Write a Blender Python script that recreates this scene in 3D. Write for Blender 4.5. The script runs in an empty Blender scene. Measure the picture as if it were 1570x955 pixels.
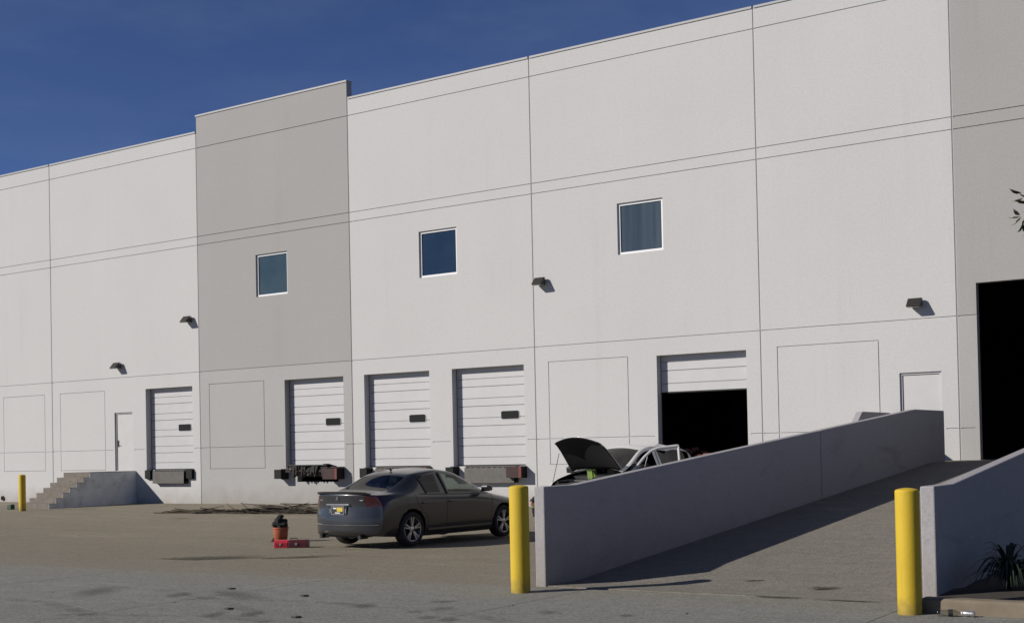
import bpy, bmesh, math, random
from mathutils import Vector, Matrix, noise
from mathutils.bvhtree import BVHTree
random.seed(7)
S = bpy.context.scene
C = S.collection
PI = math.pi
# ------------------------------------------------------------------ camera
cd = bpy.data.cameras.new('camera'); cam = bpy.data.objects.new('camera', cd); C.objects.link(cam)
fw = Vector((-0.55334, 0.83276, 0.01801)).normalized(); rt = Vector((0.83251, 0.55362, -0.02074)).normalized(); up = rt.cross(fw).normalized()
m = Matrix((rt, up, -fw)).transposed().to_4x4(); m.translation = Vector((0, -30.548, 1.639)); cam.matrix_world = m
cd.sensor_width = 36; cd.lens = 1941.24 * 36 / 1570; cd.shift_y = (654.34 - 477.5) / 1570
cd.clip_start = 0.1; cd.clip_end = 6000; S.camera = cam
# ------------------------------------------------------------------ world, sun, exposure
AZ, EL = 49.0, 27.6
w = bpy.data.worlds.new('World'); S.world = w; w.use_nodes = True
nt = w.node_tree; sky = nt.nodes.new('ShaderNodeTexSky'); sky.sky_type = 'NISHITA'; sky.sun_disc = False
sky.sun_elevation = math.radians(EL)
# direction TOWARDS the sun = (-cos AZ, -sin AZ); Blender's sun_rotation is clockwise from +Y
sky.sun_rotation = math.atan2(-math.cos(math.radians(AZ)), -math.sin(math.radians(AZ)))
sky.altitude = 4500; sky.air_density = 1.0; sky.dust_density = 0.15; sky.ozone_density = 6.0
bg = nt.nodes['Background']; bg.inputs['Strength'].default_value = 0.068
wb_ = nt.nodes.new('ShaderNodeMix'); wb_.data_type = 'RGBA'; wb_.blend_type = 'MULTIPLY'; wb_.inputs[0].default_value = 1.0; wb_.inputs[7].default_value = (1.10, 1.0, 1.12, 1)
nt.links.new(sky.outputs[0], wb_.inputs[6])
tcw = nt.nodes.new('ShaderNodeTexCoord'); mpw = nt.nodes.new('ShaderNodeMapping'); mpw.inputs['Scale'].default_value = (1.6, 1.6, 5.0); nt.links.new(tcw.outputs['Generated'], mpw.inputs[0])
nzw = nt.nodes.new('ShaderNodeTexNoise'); nzw.inputs['Scale'].default_value = 3.2; nzw.inputs['Detail'].default_value = 6; nzw.inputs['Roughness'].default_value = .6; nt.links.new(mpw.outputs[0], nzw.inputs['Vector'])
mrw = nt.nodes.new('ShaderNodeMapRange'); mrw.inputs[1].default_value = .42; mrw.inputs[2].default_value = .72; mrw.inputs[4].default_value = .055; nt.links.new(nzw.outputs[0], mrw.inputs[0])
cld = nt.nodes.new('ShaderNodeMix'); cld.data_type = 'RGBA'; cld.inputs[7].default_value = (6.5, 7.2, 8.6, 1); nt.links.new(mrw.outputs[0], cld.inputs[0]); nt.links.new(wb_.outputs[2], cld.inputs[6])
nt.links.new(cld.outputs[2], bg.inputs[0])
sl = bpy.data.lights.new('sun', 'SUN'); sl.energy = 5.0; sl.angle = math.radians(0.53); sl.color = (1.0, 0.945, 0.87)
so = bpy.data.objects.new('sun', sl); C.objects.link(so)
sd = Vector((math.cos(math.radians(AZ)) * math.cos(math.radians(EL)), math.sin(math.radians(AZ)) * math.cos(math.radians(EL)), -math.sin(math.radians(EL))))
so.rotation_euler = sd.to_track_quat('-Z', 'Y').to_euler(); so.location = (-30, -40, 40)
S.view_settings.view_transform = 'Standard'; S.view_settings.look = 'None'; S.view_settings.exposure = 0.0; S.view_settings.gamma = 1
S.render.engine = 'CYCLES'

# ------------------------------------------------------------------ materials
class NT:
    def __init__(s, name):
        s.m = bpy.data.materials.new(name); s.m.use_nodes = True; s.t = s.m.node_tree; s.b = s.t.nodes['Principled BSDF']
        s.pos = None
    def n(s, k, **kw):
        x = s.t.nodes.new(k)
        for a, v in kw.items(): setattr(x, a, v)
        return x
    def l(s, a, b): s.t.links.new(a, b)
    def P(s, scale=(1, 1, 1), rot=0):
        if s.pos is None: s.pos = s.n('ShaderNodeNewGeometry')
        mp = s.n('ShaderNodeMapping'); mp.inputs['Scale'].default_value = scale; mp.inputs['Rotation'].default_value = (0, 0, rot)
        s.l(s.pos.outputs['Position'], mp.inputs[0]); return mp.outputs[0]
    def noise(s, sc, detail=3, scale=(1, 1, 1), rough=.5, rot=0, dist=0):
        x = s.n('ShaderNodeTexNoise'); x.inputs['Scale'].default_value = sc; x.inputs['Detail'].default_value = detail
        x.inputs['Roughness'].default_value = rough; x.inputs['Distortion'].default_value = dist
        s.l(s.P(scale, rot), x.inputs['Vector']); return x.outputs[0]
    def ramp(s, f, a, b, va=0., vb=1.):
        r = s.n('ShaderNodeMapRange'); r.clamp = True
        for i, v in zip((1, 2, 3, 4), (a, b, va, vb)): r.inputs[i].default_value = v
        s.l(f, r.inputs[0]); return r.outputs[0]
    def mix(s, c1, c2, f, mode='MIX'):
        x = s.n('ShaderNodeMix', data_type='RGBA', blend_type=mode)
        for i, v in ((6, c1), (7, c2), (0, f)):
            if isinstance(v, (tuple, list)): x.inputs[i].default_value = (*v[:3], 1)
            elif isinstance(v, (int, float)): x.inputs[i].default_value = v
            else: s.l(v, x.inputs[i])
        return x.outputs[2]
    def math(s, op, a, b=0.):
        x = s.n('ShaderNodeMath', operation=op)
        for i, v in ((0, a), (1, b)):
            if isinstance(v, (int, float)): x.inputs[i].default_value = v
            else: s.l(v, x.inputs[i])
        return x.outputs[0]
    def col(s, c): 
        if isinstance(c, tuple): s.b.inputs['Base Color'].default_value = (*c, 1)
        else: s.l(c, s.b.inputs['Base Color'])
    def bump(s, h, st=.2, d=.01):
        x = s.n('ShaderNodeBump'); x.inputs['Strength'].default_value = st; x.inputs['Distance'].default_value = d
        s.l(h, x.inputs['Height']); s.l(x.outputs[0], s.b.inputs['Normal'])
    def set(s, **k):
        for a, v in k.items(): s.b.inputs[a.replace('_', ' ')].default_value = v
        return s

def simple(name, c, rough=.6, metal=0., var=.12, sc=8, bump=.1, coat=0., spec=.5, grime=None):
    t = NT(name); f = t.noise(sc, 4)
    c2 = tuple(v * (1 - var * 1.6) for v in c); c1 = tuple(min(1, v * (1 + var)) for v in c)
    o = t.mix(c1, c2, f)
    if grime: 
        g = t.ramp(t.noise(sc * .6, 5, rough=.7), .5, .75); o = t.mix(o, grime, t.math('MULTIPLY', g, .6))
    t.col(o); t.set(Roughness=rough, Metallic=metal); t.b.inputs['Specular IOR Level'].default_value = spec
    if coat: t.b.inputs['Coat Weight'].default_value = coat; t.b.inputs['Coat Roughness'].default_value = .06
    if bump: t.bump(t.noise(sc * 8, 3), bump, .004)
    return t.m

def wallpaint(name, c, grime=(.20, .17, .13), scuff=False):
    t = NT(name)
    big = t.ramp(t.noise(.35, 4, rough=.55), .3, .7)
    o = t.mix(tuple(v * 1.02 for v in c), tuple(v * .95 for v in c), big)
    st = t.ramp(t.noise(2.2, 4, scale=(1, 1, .06)), .45, .75)
    o = t.mix(o, tuple(v * .86 for v in c), t.math('MULTIPLY', st, .16))
    fine = t.ramp(t.noise(11, 5, rough=.8), .34, .66)
    o = t.mix(o, tuple(v * .86 for v in c), t.math('MULTIPLY', fine, .55))
    spk = t.ramp(t.noise(28, 2, rough=.6), .35, .65)
    o = t.mix(o, tuple(min(1, v * 1.16) for v in c), t.math('MULTIPLY', spk, .45))
    dr = t.ramp(t.noise(1.3, 5, scale=(1, 1, .035), rough=.7), .56, .72)
    o = t.mix(o, tuple(v * .80 for v in c), t.math('MULTIPLY', t.math('MULTIPLY', dr, t.ramp(t.noise(.5, 3), .4, .65)), .35))
    if scuff:
        sc_ = t.ramp(t.noise(1.7, 7, scale=(1, .35, 1.2), rough=.78, dist=.8), .54, .70)
        o = t.mix(o, tuple(v * .55 for v in c), t.math('MULTIPLY', sc_, .5))
        s2 = t.ramp(t.noise(9, 6, scale=(1, .3, 1.4), rough=.8), .64, .70); o = t.mix(o, (.06, .055, .05), t.math('MULTIPLY', s2, .5))
    sp = t.n('ShaderNodeSeparateXYZ'); t.l(t.P(), sp.inputs[0])
    zz = t.math('ADD', sp.outputs[2], t.math('MULTIPLY', t.noise(2.5, 5), -.8))
    gr = t.ramp(zz, -.45, .25, 1., 0.)
    o = t.mix(o, grime, t.math('MULTIPLY', gr, .45))
    t.col(o); t.set(Roughness=.85); t.b.inputs['Specular IOR Level'].default_value = .25
    t.bump(t.noise(34, 5, rough=.75), .5, .012)
    return t.m

M = {}
M['white'] = wallpaint('wall_paint_white', (.472, .467, .458))
M['gray'] = wallpaint('wall_paint_gray', (.315, .307, .295))
M['lgray'] = wallpaint('wall_paint_light_gray', (.345, .338, .326))
M['rampw'] = wallpaint('ramp_wall_paint', (.325, .310, .313), scuff=True)
M['seal'] = simple('joint_sealant', (.30, .285, .26), .8)
M['coping'] = simple('coping_metal', (.30, .30, .30), .6, .1, .05)
M['darkgap'] = simple('dark_rubber', (.018, .018, .018), .8)
M['rubber'] = simple('black_rubber_bumper', (.009, .009, .009), .9, var=.3, grime=(.018, .016, .014))
M['steel'] = simple('dirty_steel', (.095, .09, .082), .6, .35, .25, 5, grime=(.10, .06, .035))
M['bsteel'] = simple('black_steel', (.012, .011, .011), .7, .2, .3, 9, grime=(.035, .018, .012))
M['rust'] = simple('rust_red_steel', (.035, .013, .012), .7, .1, .3, 10)
M['redpaint'] = simple('worn_red_paint', (.13, .018, .016), .6, 0, .25, 10)
M['doorw'] = simple('door_white_paint', (.455, .45, .447), .45, .0, .05, 3, bump=.03)
M['frameg'] = simple('door_track_gray', (.20, .20, .20), .5, .4)
M['pdoor'] = simple('personnel_door_paint', (.465, .458, .446), .5, 0, .05, 3, bump=.03)
M['winframe'] = simple('window_frame_white', (.68, .68, .67), .4, 0, .03)
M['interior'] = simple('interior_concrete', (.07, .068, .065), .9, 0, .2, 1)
M['roofing'] = simple('roof_membrane', (.35, .34, .32), .9, 0, .1, 1)
M['dkdoorwin'] = simple('door_slot_glass', (.008, .008, .009), .5, 0, 0, 1, bump=0, spec=.15)

def pane_mat(name, c, c2, sc=(1, 1, 1)):
    t = NT(name); f = t.ramp(t.noise(1.6, 3, scale=sc), .35, .7)
    t.col(t.mix(c, c2, f)); t.set(Roughness=.06); t.b.inputs['Specular IOR Level'].default_value = .9
    t.bump(t.noise(.9, 2), .02, .02)
    return t.m
M['pane_a'] = pane_mat('window_glass_teal', (.030, .052, .055), (.045, .066, .066))
M['pane_b'] = pane_mat('window_glass_blue', (.009, .020, .034), (.014, .028, .045))
M['pane_c'] = pane_mat('window_glass_gray', (.036, .050, .055), (.075, .092, .095), (2.2, 1, .12))

def concrete(name, c, c2, wear=(.12, .11, .095), fine=1., rot=.587, dust=None):
    t = NT(name)
    a = t.ramp(t.noise(.28, 5, scale=(.45, 1.4, 1), rough=.6, rot=-rot, dist=.4), .32, .68)
    o = t.mix(c, c2, a)
    b = t.ramp(t.noise(1.1, 6, scale=(.35, 1.6, 1), rough=.68, rot=-rot, dist=.8), .47, .74)
    o = t.mix(o, wear, t.math('MULTIPLY', b, .70))
    g_ = t.ramp(t.noise(3.6, 6, scale=(.5, 1.3, 1), rough=.75, rot=-rot, dist=.5), .42, .64)
    o = t.mix(o, tuple(v * .68 for v in c2), t.math('MULTIPLY', g_, .55))
    gl_ = t.ramp(t.noise(.16, 4, rough=.6), .42, .62); o = t.mix(o, tuple(v * .80 for v in c), t.math('MULTIPLY', gl_, .6))
    h_ = t.ramp(t.noise(.75, 6, scale=(.4, 1.5, 1), rough=.7, rot=-rot + .15, dist=1.2), .56, .72)
    o = t.mix(o, tuple(v * 1.35 for v in c), t.math('MULTIPLY', h_, .7))
    if dust:
        sx = t.n('ShaderNodeSeparateXYZ'); t.l(t.P(), sx.inputs[0])
        e_ = t.math('SUBTRACT', t.math('ADD', t.math('MULTIPLY', sx.outputs[0], dust[0]), dust[1]), sx.outputs[1])   # metres past the slab edge
        e_ = t.math('ADD', t.math('MULTIPLY', e_, dust[2]), t.math('MULTIPLY', t.math('SUBTRACT', t.noise(1.1, 6, scale=(.5, 1, 1), rough=.7), .5), 2.2))
        o = t.mix(o, dust[3], t.math('MULTIPLY', t.ramp(e_, .0, 1.3, 1., 0.), .75))
    f = t.ramp(t.noise(7, 9, rough=.92), .41, .59)
    o = t.mix(o, tuple(v * .52 for v in c), t.math('MULTIPLY', f, .72 * fine))
    vo = t.n('ShaderNodeTexVoronoi'); vo.inputs['Scale'].default_value = 2.3; t.l(t.P(), vo.inputs['Vector'])
    sp = t.ramp(vo.outputs['Distance'], .02, .045, 1., 0.)
    o = t.mix(o, (.035, .03, .025), t.math('MULTIPLY', sp, .55))
    ff = t.ramp(t.noise(34, 4, rough=.85), .46, .62)
    o = t.mix(o, tuple(v * 1.42 for v in c), t.math('MULTIPLY', ff, .55))
    t.col(o); t.set(Roughness=.92); t.b.inputs['Specular IOR Level'].default_value = .2
    t.bump(t.math('ADD', t.noise(30, 6, rough=.8), t.math('MULTIPLY', t.noise(4, 4), .6)), .7, .02)
    return t.m
M['yard'] = concrete('yard_concrete', (.268, .236, .175), (.208, .184, .138), (.138, .121, .090), dust=(.0525, -17.465, -.45, (.215, .203, .170)))
M['apron'] = concrete('apron_concrete', (.262, .262, .234), (.208, .208, .188), (.135, .134, .122), dust=(.0525, -17.465, .9, (.235, .205, .150)))
M['ramp'] = concrete('ramp_concrete', (.240, .222, .186), (.205, .190, .160), (.135, .120, .096))
M['stair'] = simple('stair_concrete', (.17, .15, .125), .9, 0, .3, 6, .4, grime=(.14, .11, .08))
M['stairside'] = simple('stair_side_bounce_paint', (.62, .63, .62), .85, 0, .15, 3, .25, grime=(.2, .18, .15))  # side paint set brighter, bounced light put into its colour
M['curb'] = simple('curb_concrete', (.19, .155, .11), .9, 0, .25, 6, .5, grime=(.16, .11, .06))
M['soil'] = simple('planter_soil', (.045, .035, .025), .95, 0, .4, 14, .8)

def yellow():
    t = NT('bollard_yellow_paint')
    o = t.mix((.58, .40, .015), (.46, .31, .013), t.noise(3, 4))
    ch = t.ramp(t.noise(26, 5, scale=(1, 1, .7), rough=.7), .68, .72)
    o = t.mix(o, (.16, .12, .06), t.math('MULTIPLY', ch, .8))
    sp = t.n('ShaderNodeSeparateXYZ'); t.l(t.P(), sp.inputs[0])
    gr = t.ramp(t.math('ADD', sp.outputs[2], t.math('MULTIPLY', t.noise(12, 5), -.35)), -.25, .05, 1., 0.)
    o = t.mix(o, (.10, .085, .05), t.math('MULTIPLY', gr, .7))
    st = t.ramp(t.noise(20, 4, scale=(1, 1, .05)), .55, .8)
    o = t.mix(o, (.30, .21, .03), t.math('MULTIPLY', st, .45))
    sc_ = t.ramp(t.noise(7, 6, scale=(1, 1, 2.2), rough=.8), .66, .72); o = t.mix(o, (.30, .24, .12), t.math('MULTIPLY', sc_, .55)); t.col(o); t.set(Roughness=.72); t.bump(t.noise(30, 4), .3, .006)
    return t.m
M['yellow'] = yellow()

def carpaint(name, c, metal=.6):
    t = NT(name); o = t.mix(c, tuple(v * .75 for v in c), t.noise(.9, 3))
    d = t.ramp(t.noise(5, 5, rough=.7), .4, .8); o = t.mix(o, (.13, .11, .09), t.math('MULTIPLY', d, .02))
    gg = t.n('ShaderNodeNewGeometry'); o = t.mix(o, (.035, .033, .03), gg.outputs['Backfacing']); t.col(o); t.set(Roughness=.33, Metallic=metal); t.b.inputs['Coat Weight'].default_value = .8; t.b.inputs['Coat Roughness'].default_value = .08
    return t.m
M['graypaint'] = carpaint('car_paint_charcoal', (.038, .038, .040), .50)
M['whitepaint'] = carpaint('car_paint_white', (.62, .61, .60), 0.)
def glass(name, tint, refl=.06):
    t = NT(name); t.t.nodes.remove(t.b)
    tr = t.n('ShaderNodeBsdfTransparent'); tr.inputs[0].default_value = (*tint, 1)
    gl = t.n('ShaderNodeBsdfGlossy'); gl.inputs['Roughness'].default_value = refl
    gl.inputs[0].default_value = (.9, .9, .9, 1)
    gg = t.n('ShaderNodeNewGeometry'); dt = t.n('ShaderNodeVectorMath', operation='DOT_PRODUCT'); t.l(gg.outputs['Incoming'], dt.inputs[0]); t.l(gg.outputs['Normal'], dt.inputs[1])
    fv = t.math('ADD', t.math('MULTIPLY', t.math('POWER', t.math('SUBTRACT', 1., t.math('ABSOLUTE', dt.outputs['Value'])), 5.), .9), .04)
    mx = t.n('ShaderNodeMixShader'); t.l(fv, mx.inputs[0]); t.l(tr.outputs[0], mx.inputs[1]); t.l(gl.outputs[0], mx.inputs[2])
    t.l(mx.outputs[0], t.t.nodes['Material Output'].inputs[0]); return t.m
M['carglass'] = glass('car_glass', (.42, .47, .44), .03)
M['tintglass'] = glass('car_glass_dark_tint', (.10, .11, .11), .03)
M['blacktrim'] = simple('black_trim', (.012, .012, .013), .4, 0, .1, 10, 0)
M['tyre'] = simple('tyre_rubber', (.017, .016, .016), .85, 0, .3, 20, .3)
M['alloy'] = simple('alloy_rim', (.50, .50, .51), .32, .85, .1, 10, 0)
M['chrome'] = simple('chrome', (.75, .75, .76), .15, 1., .05, 10, 0)
M['taillight'] = simple('taillight_red', (.045, .005, .007), .12, 0, .2, 10, 0, coat=.6)
M['headlight'] = simple('headlight_lens', (.45, .46, .47), .1, .3, .2, 20, 0, coat=.8)
M['seatfab'] = simple('car_seat_fabric', (.06, .055, .05), .9, 0, .2, 20)
M['plateyel'] = simple('plate_yellow', (.55, .42, .05), .5, 0, .05, 20, 0)
M['platewht'] = simple('plate_white', (.6, .6, .58), .5, 0, .05, 20, 0)
M['black'] = simple('black_plastic', (.014, .014, .015), .55, 0, .2, 12, .1)
M['lampmetal'] = simple('lamp_bronze', (.028, .024, .022), .45, .3, .2, 12, .05)
M['lens'] = simple('lamp_lens', (.35, .35, .33), .2, 0, .1, 12, 0)
M['whitedot'] = simple('photocell_white', (.75, .75, .72), .4, 0, .03)
M['hivis'] = simple('hi_vis_fabric', (.17, .25, .055), .85, 0, .15, 30, .3)
M['reflect'] = simple('reflective_tape', (.62, .62, .60), .5, .1, .1, 30, .1)
M['skin'] = simple('skin', (.42, .235, .15), .55, 0, .12, 20, .1)
M['pants'] = simple('dark_trousers', (.035, .035, .033), .9, 0, .35, 10, .4)
M['blackcloth'] = simple('black_cloth', (.015, .014, .014), .92, 0, .3, 18, .6)
M['hair'] = simple('dark_hair', (.02, .014, .01), .6, 0, .3, 40, .4)
M['orange'] = simple('bucket_orange_plastic', (.42, .105, .045), .5, 0, .15, 8, .05, grime=(.12, .06, .04))
M['reddark'] = simple('toolbox_dark_red', (.07, .010, .012), .45, 0, .2, 8, .05)
M['redbox'] = simple('toolbox_red', (.50, .03, .045), .32, 0, .15, 8, .05)
M['green'] = simple('dark_green_paint', (.03, .07, .035), .6, 0, .3, 20)
M['brick'] = simple('terracotta', (.16, .05, .035), .85, 0, .3, 8, .4)
M['brick2'] = simple('pale_terracotta', (.20, .11, .09), .85, 0, .3, 8, .4)
M['plastic'] = glass('clear_plastic', (.75, .77, .75), .12)
M['cap'] = simple('white_bottle_cap', (.7, .7, .68), .5)
M['can'] = simple('crushed_can', (.55, .55, .55), .3, .8)
M['pebble'] = simple('pebble', (.07, .06, .05), .9, 0, .4, 30)

def leafmat(name, c, c2):
    t = NT(name); oi = t.n('ShaderNodeNewGeometry'); 
    o = t.mix(c, c2, oi.outputs['Random Per Island']); t.col(o); t.set(Roughness=.45)
    tl = t.n('ShaderNodeBsdfTranslucent'); t.l(o, tl.inputs[0]); mx = t.n('ShaderNodeMixShader'); mx.inputs[0].default_value = .18
    t.l(t.b.outputs[0], mx.inputs[1]); t.l(tl.outputs[0], mx.inputs[2]); t.l(mx.outputs[0], t.t.nodes['Material Output'].inputs[0])
    return t.m
M['leaf'] = leafmat('tree_leaf', (.035, .042, .018), (.075, .075, .03))
M['agap'] = leafmat('agapanthus_leaf', (.012, .022, .011), (.045, .065, .034))
M['bark'] = simple('bark', (.09, .07, .05), .9, 0, .3, 12, .6)
def stick():
    t = NT('dry_sticks'); g = t.n('ShaderNodeNewGeometry')
    r = t.n('ShaderNodeValToRGB'); e = r.color_ramp.elements; e[0].color = (.018, .012, .010, 1); e[1].color = (.085, .062, .036, 1)
    x = e.new(.6); x.color = (.035, .030, .016, 1)
    t.l(g.outputs['Random Per Island'], r.inputs[0]); t.col(r.outputs[0]); t.set(Roughness=.9); return t.m
M['stick'] = stick()

# ------------------------------------------------------------------ mesh helpers
def tag(o, label=None, cat=None, group=None, kind=None):
    if label: o['label'] = label
    if cat: o['category'] = cat
    if group: o['group'] = group
    if kind: o['kind'] = kind
    return o
def empty(name, loc=(0, 0, 0), rz=0., label=None, cat=None, group=None):
    o = bpy.data.objects.new(name, None); C.objects.link(o); o.location = loc; o.rotation_euler = (0, 0, rz); o.empty_display_size = .3
    return tag(o, label, cat, group)
def root(o):
    while o.parent: o = o.parent
    return o
class MB:
    def __init__(s): s.v = []; s.f = []; s.mi = []
    def add(s, vs, fs, mi=0, mat=None):
        b = len(s.v); s.v += [tuple(mat @ Vector(p)) if mat else tuple(p) for p in vs]
        s.f += [tuple(b + i for i in f) for f in fs]; s.mi += [mi] * len(fs)
        return s
    def box(s, x0, x1, y0, y1, z0, z1, mi=0, mat=None):
        vs = [(x, y, z) for z in (z0, z1) for y in (y0, y1) for x in (x0, x1)]
        return s.add(vs, [(0, 2, 3, 1), (4, 5, 7, 6), (0, 1, 5, 4), (2, 6, 7, 3), (0, 4, 6, 2), (1, 3, 7, 5)], mi, mat)
    def prism(s, poly, a, b, axis=0, mi=0, mat=None):
        # poly in the two other axes (cyclic order), extruded along axis from a to b
        n = len(poly); vs = []
        for t in (a, b):
            for p, q in poly: vs.append((t, p, q) if axis == 0 else ((p, t, q) if axis == 1 else (p, q, t)))
        fs = [tuple(range(n))[::-1], tuple(range(n, 2 * n))] + [(i, (i + 1) % n, n + (i + 1) % n, n + i) for i in range(n)]
        return s.add(vs, fs, mi, mat)
    def tube(s, pts, rs, n=8, mi=0, cap=True):
        pts = [Vector(p) for p in pts]
        if not isinstance(rs, (list, tuple)): rs = [rs] * len(pts)
        vs = []; fs = []; ref = None
        for i, p in enumerate(pts):
            d = (pts[min(i + 1, len(pts) - 1)] - pts[max(i - 1, 0)]).normalized()
            if ref is None: ref = d.orthogonal().normalized()
            u = (ref - d * ref.dot(d)).normalized(); ref = u; v = d.cross(u)
            for k in range(n):
                a = 2 * PI * k / n; vs.append(p + (u * math.cos(a) + v * math.sin(a)) * rs[i])
        for i in range(len(pts) - 1):
            for k in range(n): fs.append((i * n + k, i * n + (k + 1) % n, (i + 1) * n + (k + 1) % n, (i + 1) * n + k))
        if cap: fs += [tuple(range(n))[::-1], tuple(range((len(pts) - 1) * n, len(pts) * n))]
        return s.add(vs, fs, mi)
    def lathe(s, prof, c=(0, 0, 0), n=32, axis='z', mi=0, closed=False):
        vs = []; fs = []; c = Vector(c)
        for r, h in prof:
            for k in range(n):
                a = 2 * PI * k / n; x, y = r * math.cos(a), r * math.sin(a)
                vs.append(c + (Vector((x, y, h)) if axis == 'z' else Vector((h, x, y)) if axis == 'x' else Vector((x, h, y))))
        m_ = len(prof); rng = m_ if closed else m_ - 1
        for i in range(rng):
            j = (i + 1) % m_
            for k in range(n): fs.append((i * n + k, i * n + (k + 1) % n, j * n + (k + 1) % n, j * n + k))
        if not closed: fs += [tuple(range(n))[::-1], tuple(range((m_ - 1) * n, m_ * n))]
        return s.add(vs, fs, mi)
    def build(s, name, mats, parent=None, world=True, smooth=False, bevel=0., loc=None, fixn=True, seg=2):
        me = bpy.data.meshes.new(name)
        off = Vector((0, 0, 0))
        if parent and world: off = Vector(root(parent).location)
        if loc is not None: off = Vector(loc)
        me.from_pydata([tuple(Vector(v) - off) for v in s.v], [], s.f)
        if not isinstance(mats, (list, tuple)): mats = [mats]
        for x in mats: me.materials.append(x)
        me.polygons.foreach_set('material_index', s.mi)
        if fixn:
            bm = bmesh.new(); bm.from_mesh(me); bmesh.ops.recalc_face_normals(bm, faces=bm.faces); bm.to_mesh(me); bm.free()
        o = bpy.data.objects.new(name, me); C.objects.link(o)
        if loc is not None: o.location = loc
        if parent: o.parent = parent
        if smooth:
            for p in me.polygons: p.use_smooth = True
            me.set_sharp_from_angle(angle=math.radians(40))
        if bevel:
            b = o.modifiers.new('bevel', 'BEVEL'); b.width = bevel; b.segments = seg; b.limit_method = 'ANGLE'; b.angle_limit = math.radians(35)
        return o
def copy_tree(o, parent=None):
    c = o.copy(); C.objects.link(c)
    if parent: c.parent = parent
    for ch in list(o.children): copy_tree(ch, c)
    return c

# ------------------------------------------------------------------ ground
def ss(a, b, x): t = max(0., min(1., (x - a) / (b - a))); return t * t * (3 - 2 * t)
def gz(x, y):
    if y <= -17.8 or y >= 0: return 0.
    wx = (.22 + .78 * ss(-35, -23, x)) * (1 - ss(-7.6, -5.6, x))
    return -.15 * wx * math.sin(PI * (y + 17.8) / 17.8) ** .9
def axis(lo, hi, st, far):
    a = []; v = lo
    while v < hi + 1e-6: a.append(v); v += st
    return [-f for f in far[::-1]] + a + far
def ground():
    xs = [-3000, -1200, -500, -200, -100, -75] + [-60 + .8 * i for i in range(91)] + [18, 30, 60, 200, 600, 3000]
    ys = [-3000, -1200, -500, -200, -90, -50, -40, -32, -26, -22, -19] + [-17.8 + .5933 * i for i in range(31)] + [2, 10, 60, 300, 1200, 3000]
    b = MB(); vs = [(x, y, gz(x, y)) for y in ys for x in xs]; n = len(xs)
    b.add(vs, [(j * n + i, j * n + i + 1, (j + 1) * n + i + 1, (j + 1) * n + i) for j in range(len(ys) - 1) for i in range(n - 1)])
    o = b.build('ground', M['yard'], smooth=True, fixn=False); tag(o, 'tan dusty concrete truck yard in front of the docks', kind='structure')
ground()
def bline(x): return -18.40 + (x + 17.8) * .0525     # edge between apron and yard
ap = empty('concrete_apron', (-10, -21, 0)); tag(ap, 'grey concrete apron slabs across the foreground', kind='structure')
b = MB(); b.add([(-80, bline(-80) - .004, .003), (22, bline(22) - .004, .003), (22, -60, .003), (-80, -60, .003)], [(0, 1, 2, 3)]); b.build('slab_bed', M['seal'], ap, fixn=False)
xj = [-3.72 - 3.7 * i for i in range(-3, 10)]
jw = .006
for i in range(len(xj) - 1):
    x1, x0 = xj[i], xj[i + 1]
    for (ya, yb) in ((0, -4.6), (-4.6, -9.2)):
        b = MB(); z1 = .009 + random.uniform(-.0006, .0006)
        q = [(x0 + jw, bline(x0) + yb + (jw if yb > -9 else 0)), (x1 - jw, bline(x1) + yb), (x1 - jw, bline(x1) + ya - (jw if ya else 0)), (x0 + jw, bline(x0) + ya - (jw if ya else 0))]
        b.prism(q, .001, z1, axis=2); b.build('slab', M['apron'], ap)
b = MB(); b.prism([(-80, -60), (22, -60), (22, bline(22) - 9.21), (-80, bline(-80) - 9.21)], .001, .009, axis=2)
b.prism([(-80, bline(-80) - 9.2), (xj[-1] - jw, bline(xj[-1]) - 9.2), (xj[-1] - jw, bline(xj[-1])), (-80, bline(-80))], .001, .0085, axis=2)
b.prism([(xj[0] + jw, bline(xj[0]) - 9.2), (22, bline(22) - 9.2), (22, bline(22)), (xj[0] + jw, bline(xj[0]))], .001, .0085, axis=2)
b.build('slab', M['apron'], ap)

# ramp between the two side walls
def rz(y):
    if y < -17.0: return .012 + .0 * y
    if y < -2.3: return .012 + (y + 17.0) * (1.148 / 14.7)
    return 1.16 + (y + 2.3) * .008
b = MB(); ys = [-17.72, -17.3, -17.0, -16.6] + [-16 + i for i in range(0, 14)] + [-2.3, -1.0, .001]
XL, XR = -8.10, -3.63
vs = [(x, y, z) for y in ys for x, z in ((XL, rz(y)), (XR, rz(y)), (XR, -.3), (XL, -.3))]
fs = []
for i in range(len(ys) - 1):
    a = i * 4; c = a + 4
    fs += [(a, a + 1, c + 1, c), (a + 1, a + 2, c + 2, c + 1), (a + 3, a, c, c + 3)]
b.add(vs, fs + [(0, 3, 2, 1)]); o = b.build('ramp', M['ramp'], smooth=True); tag(o, 'sloping concrete drive-in ramp between two side walls', kind='structure')

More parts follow.
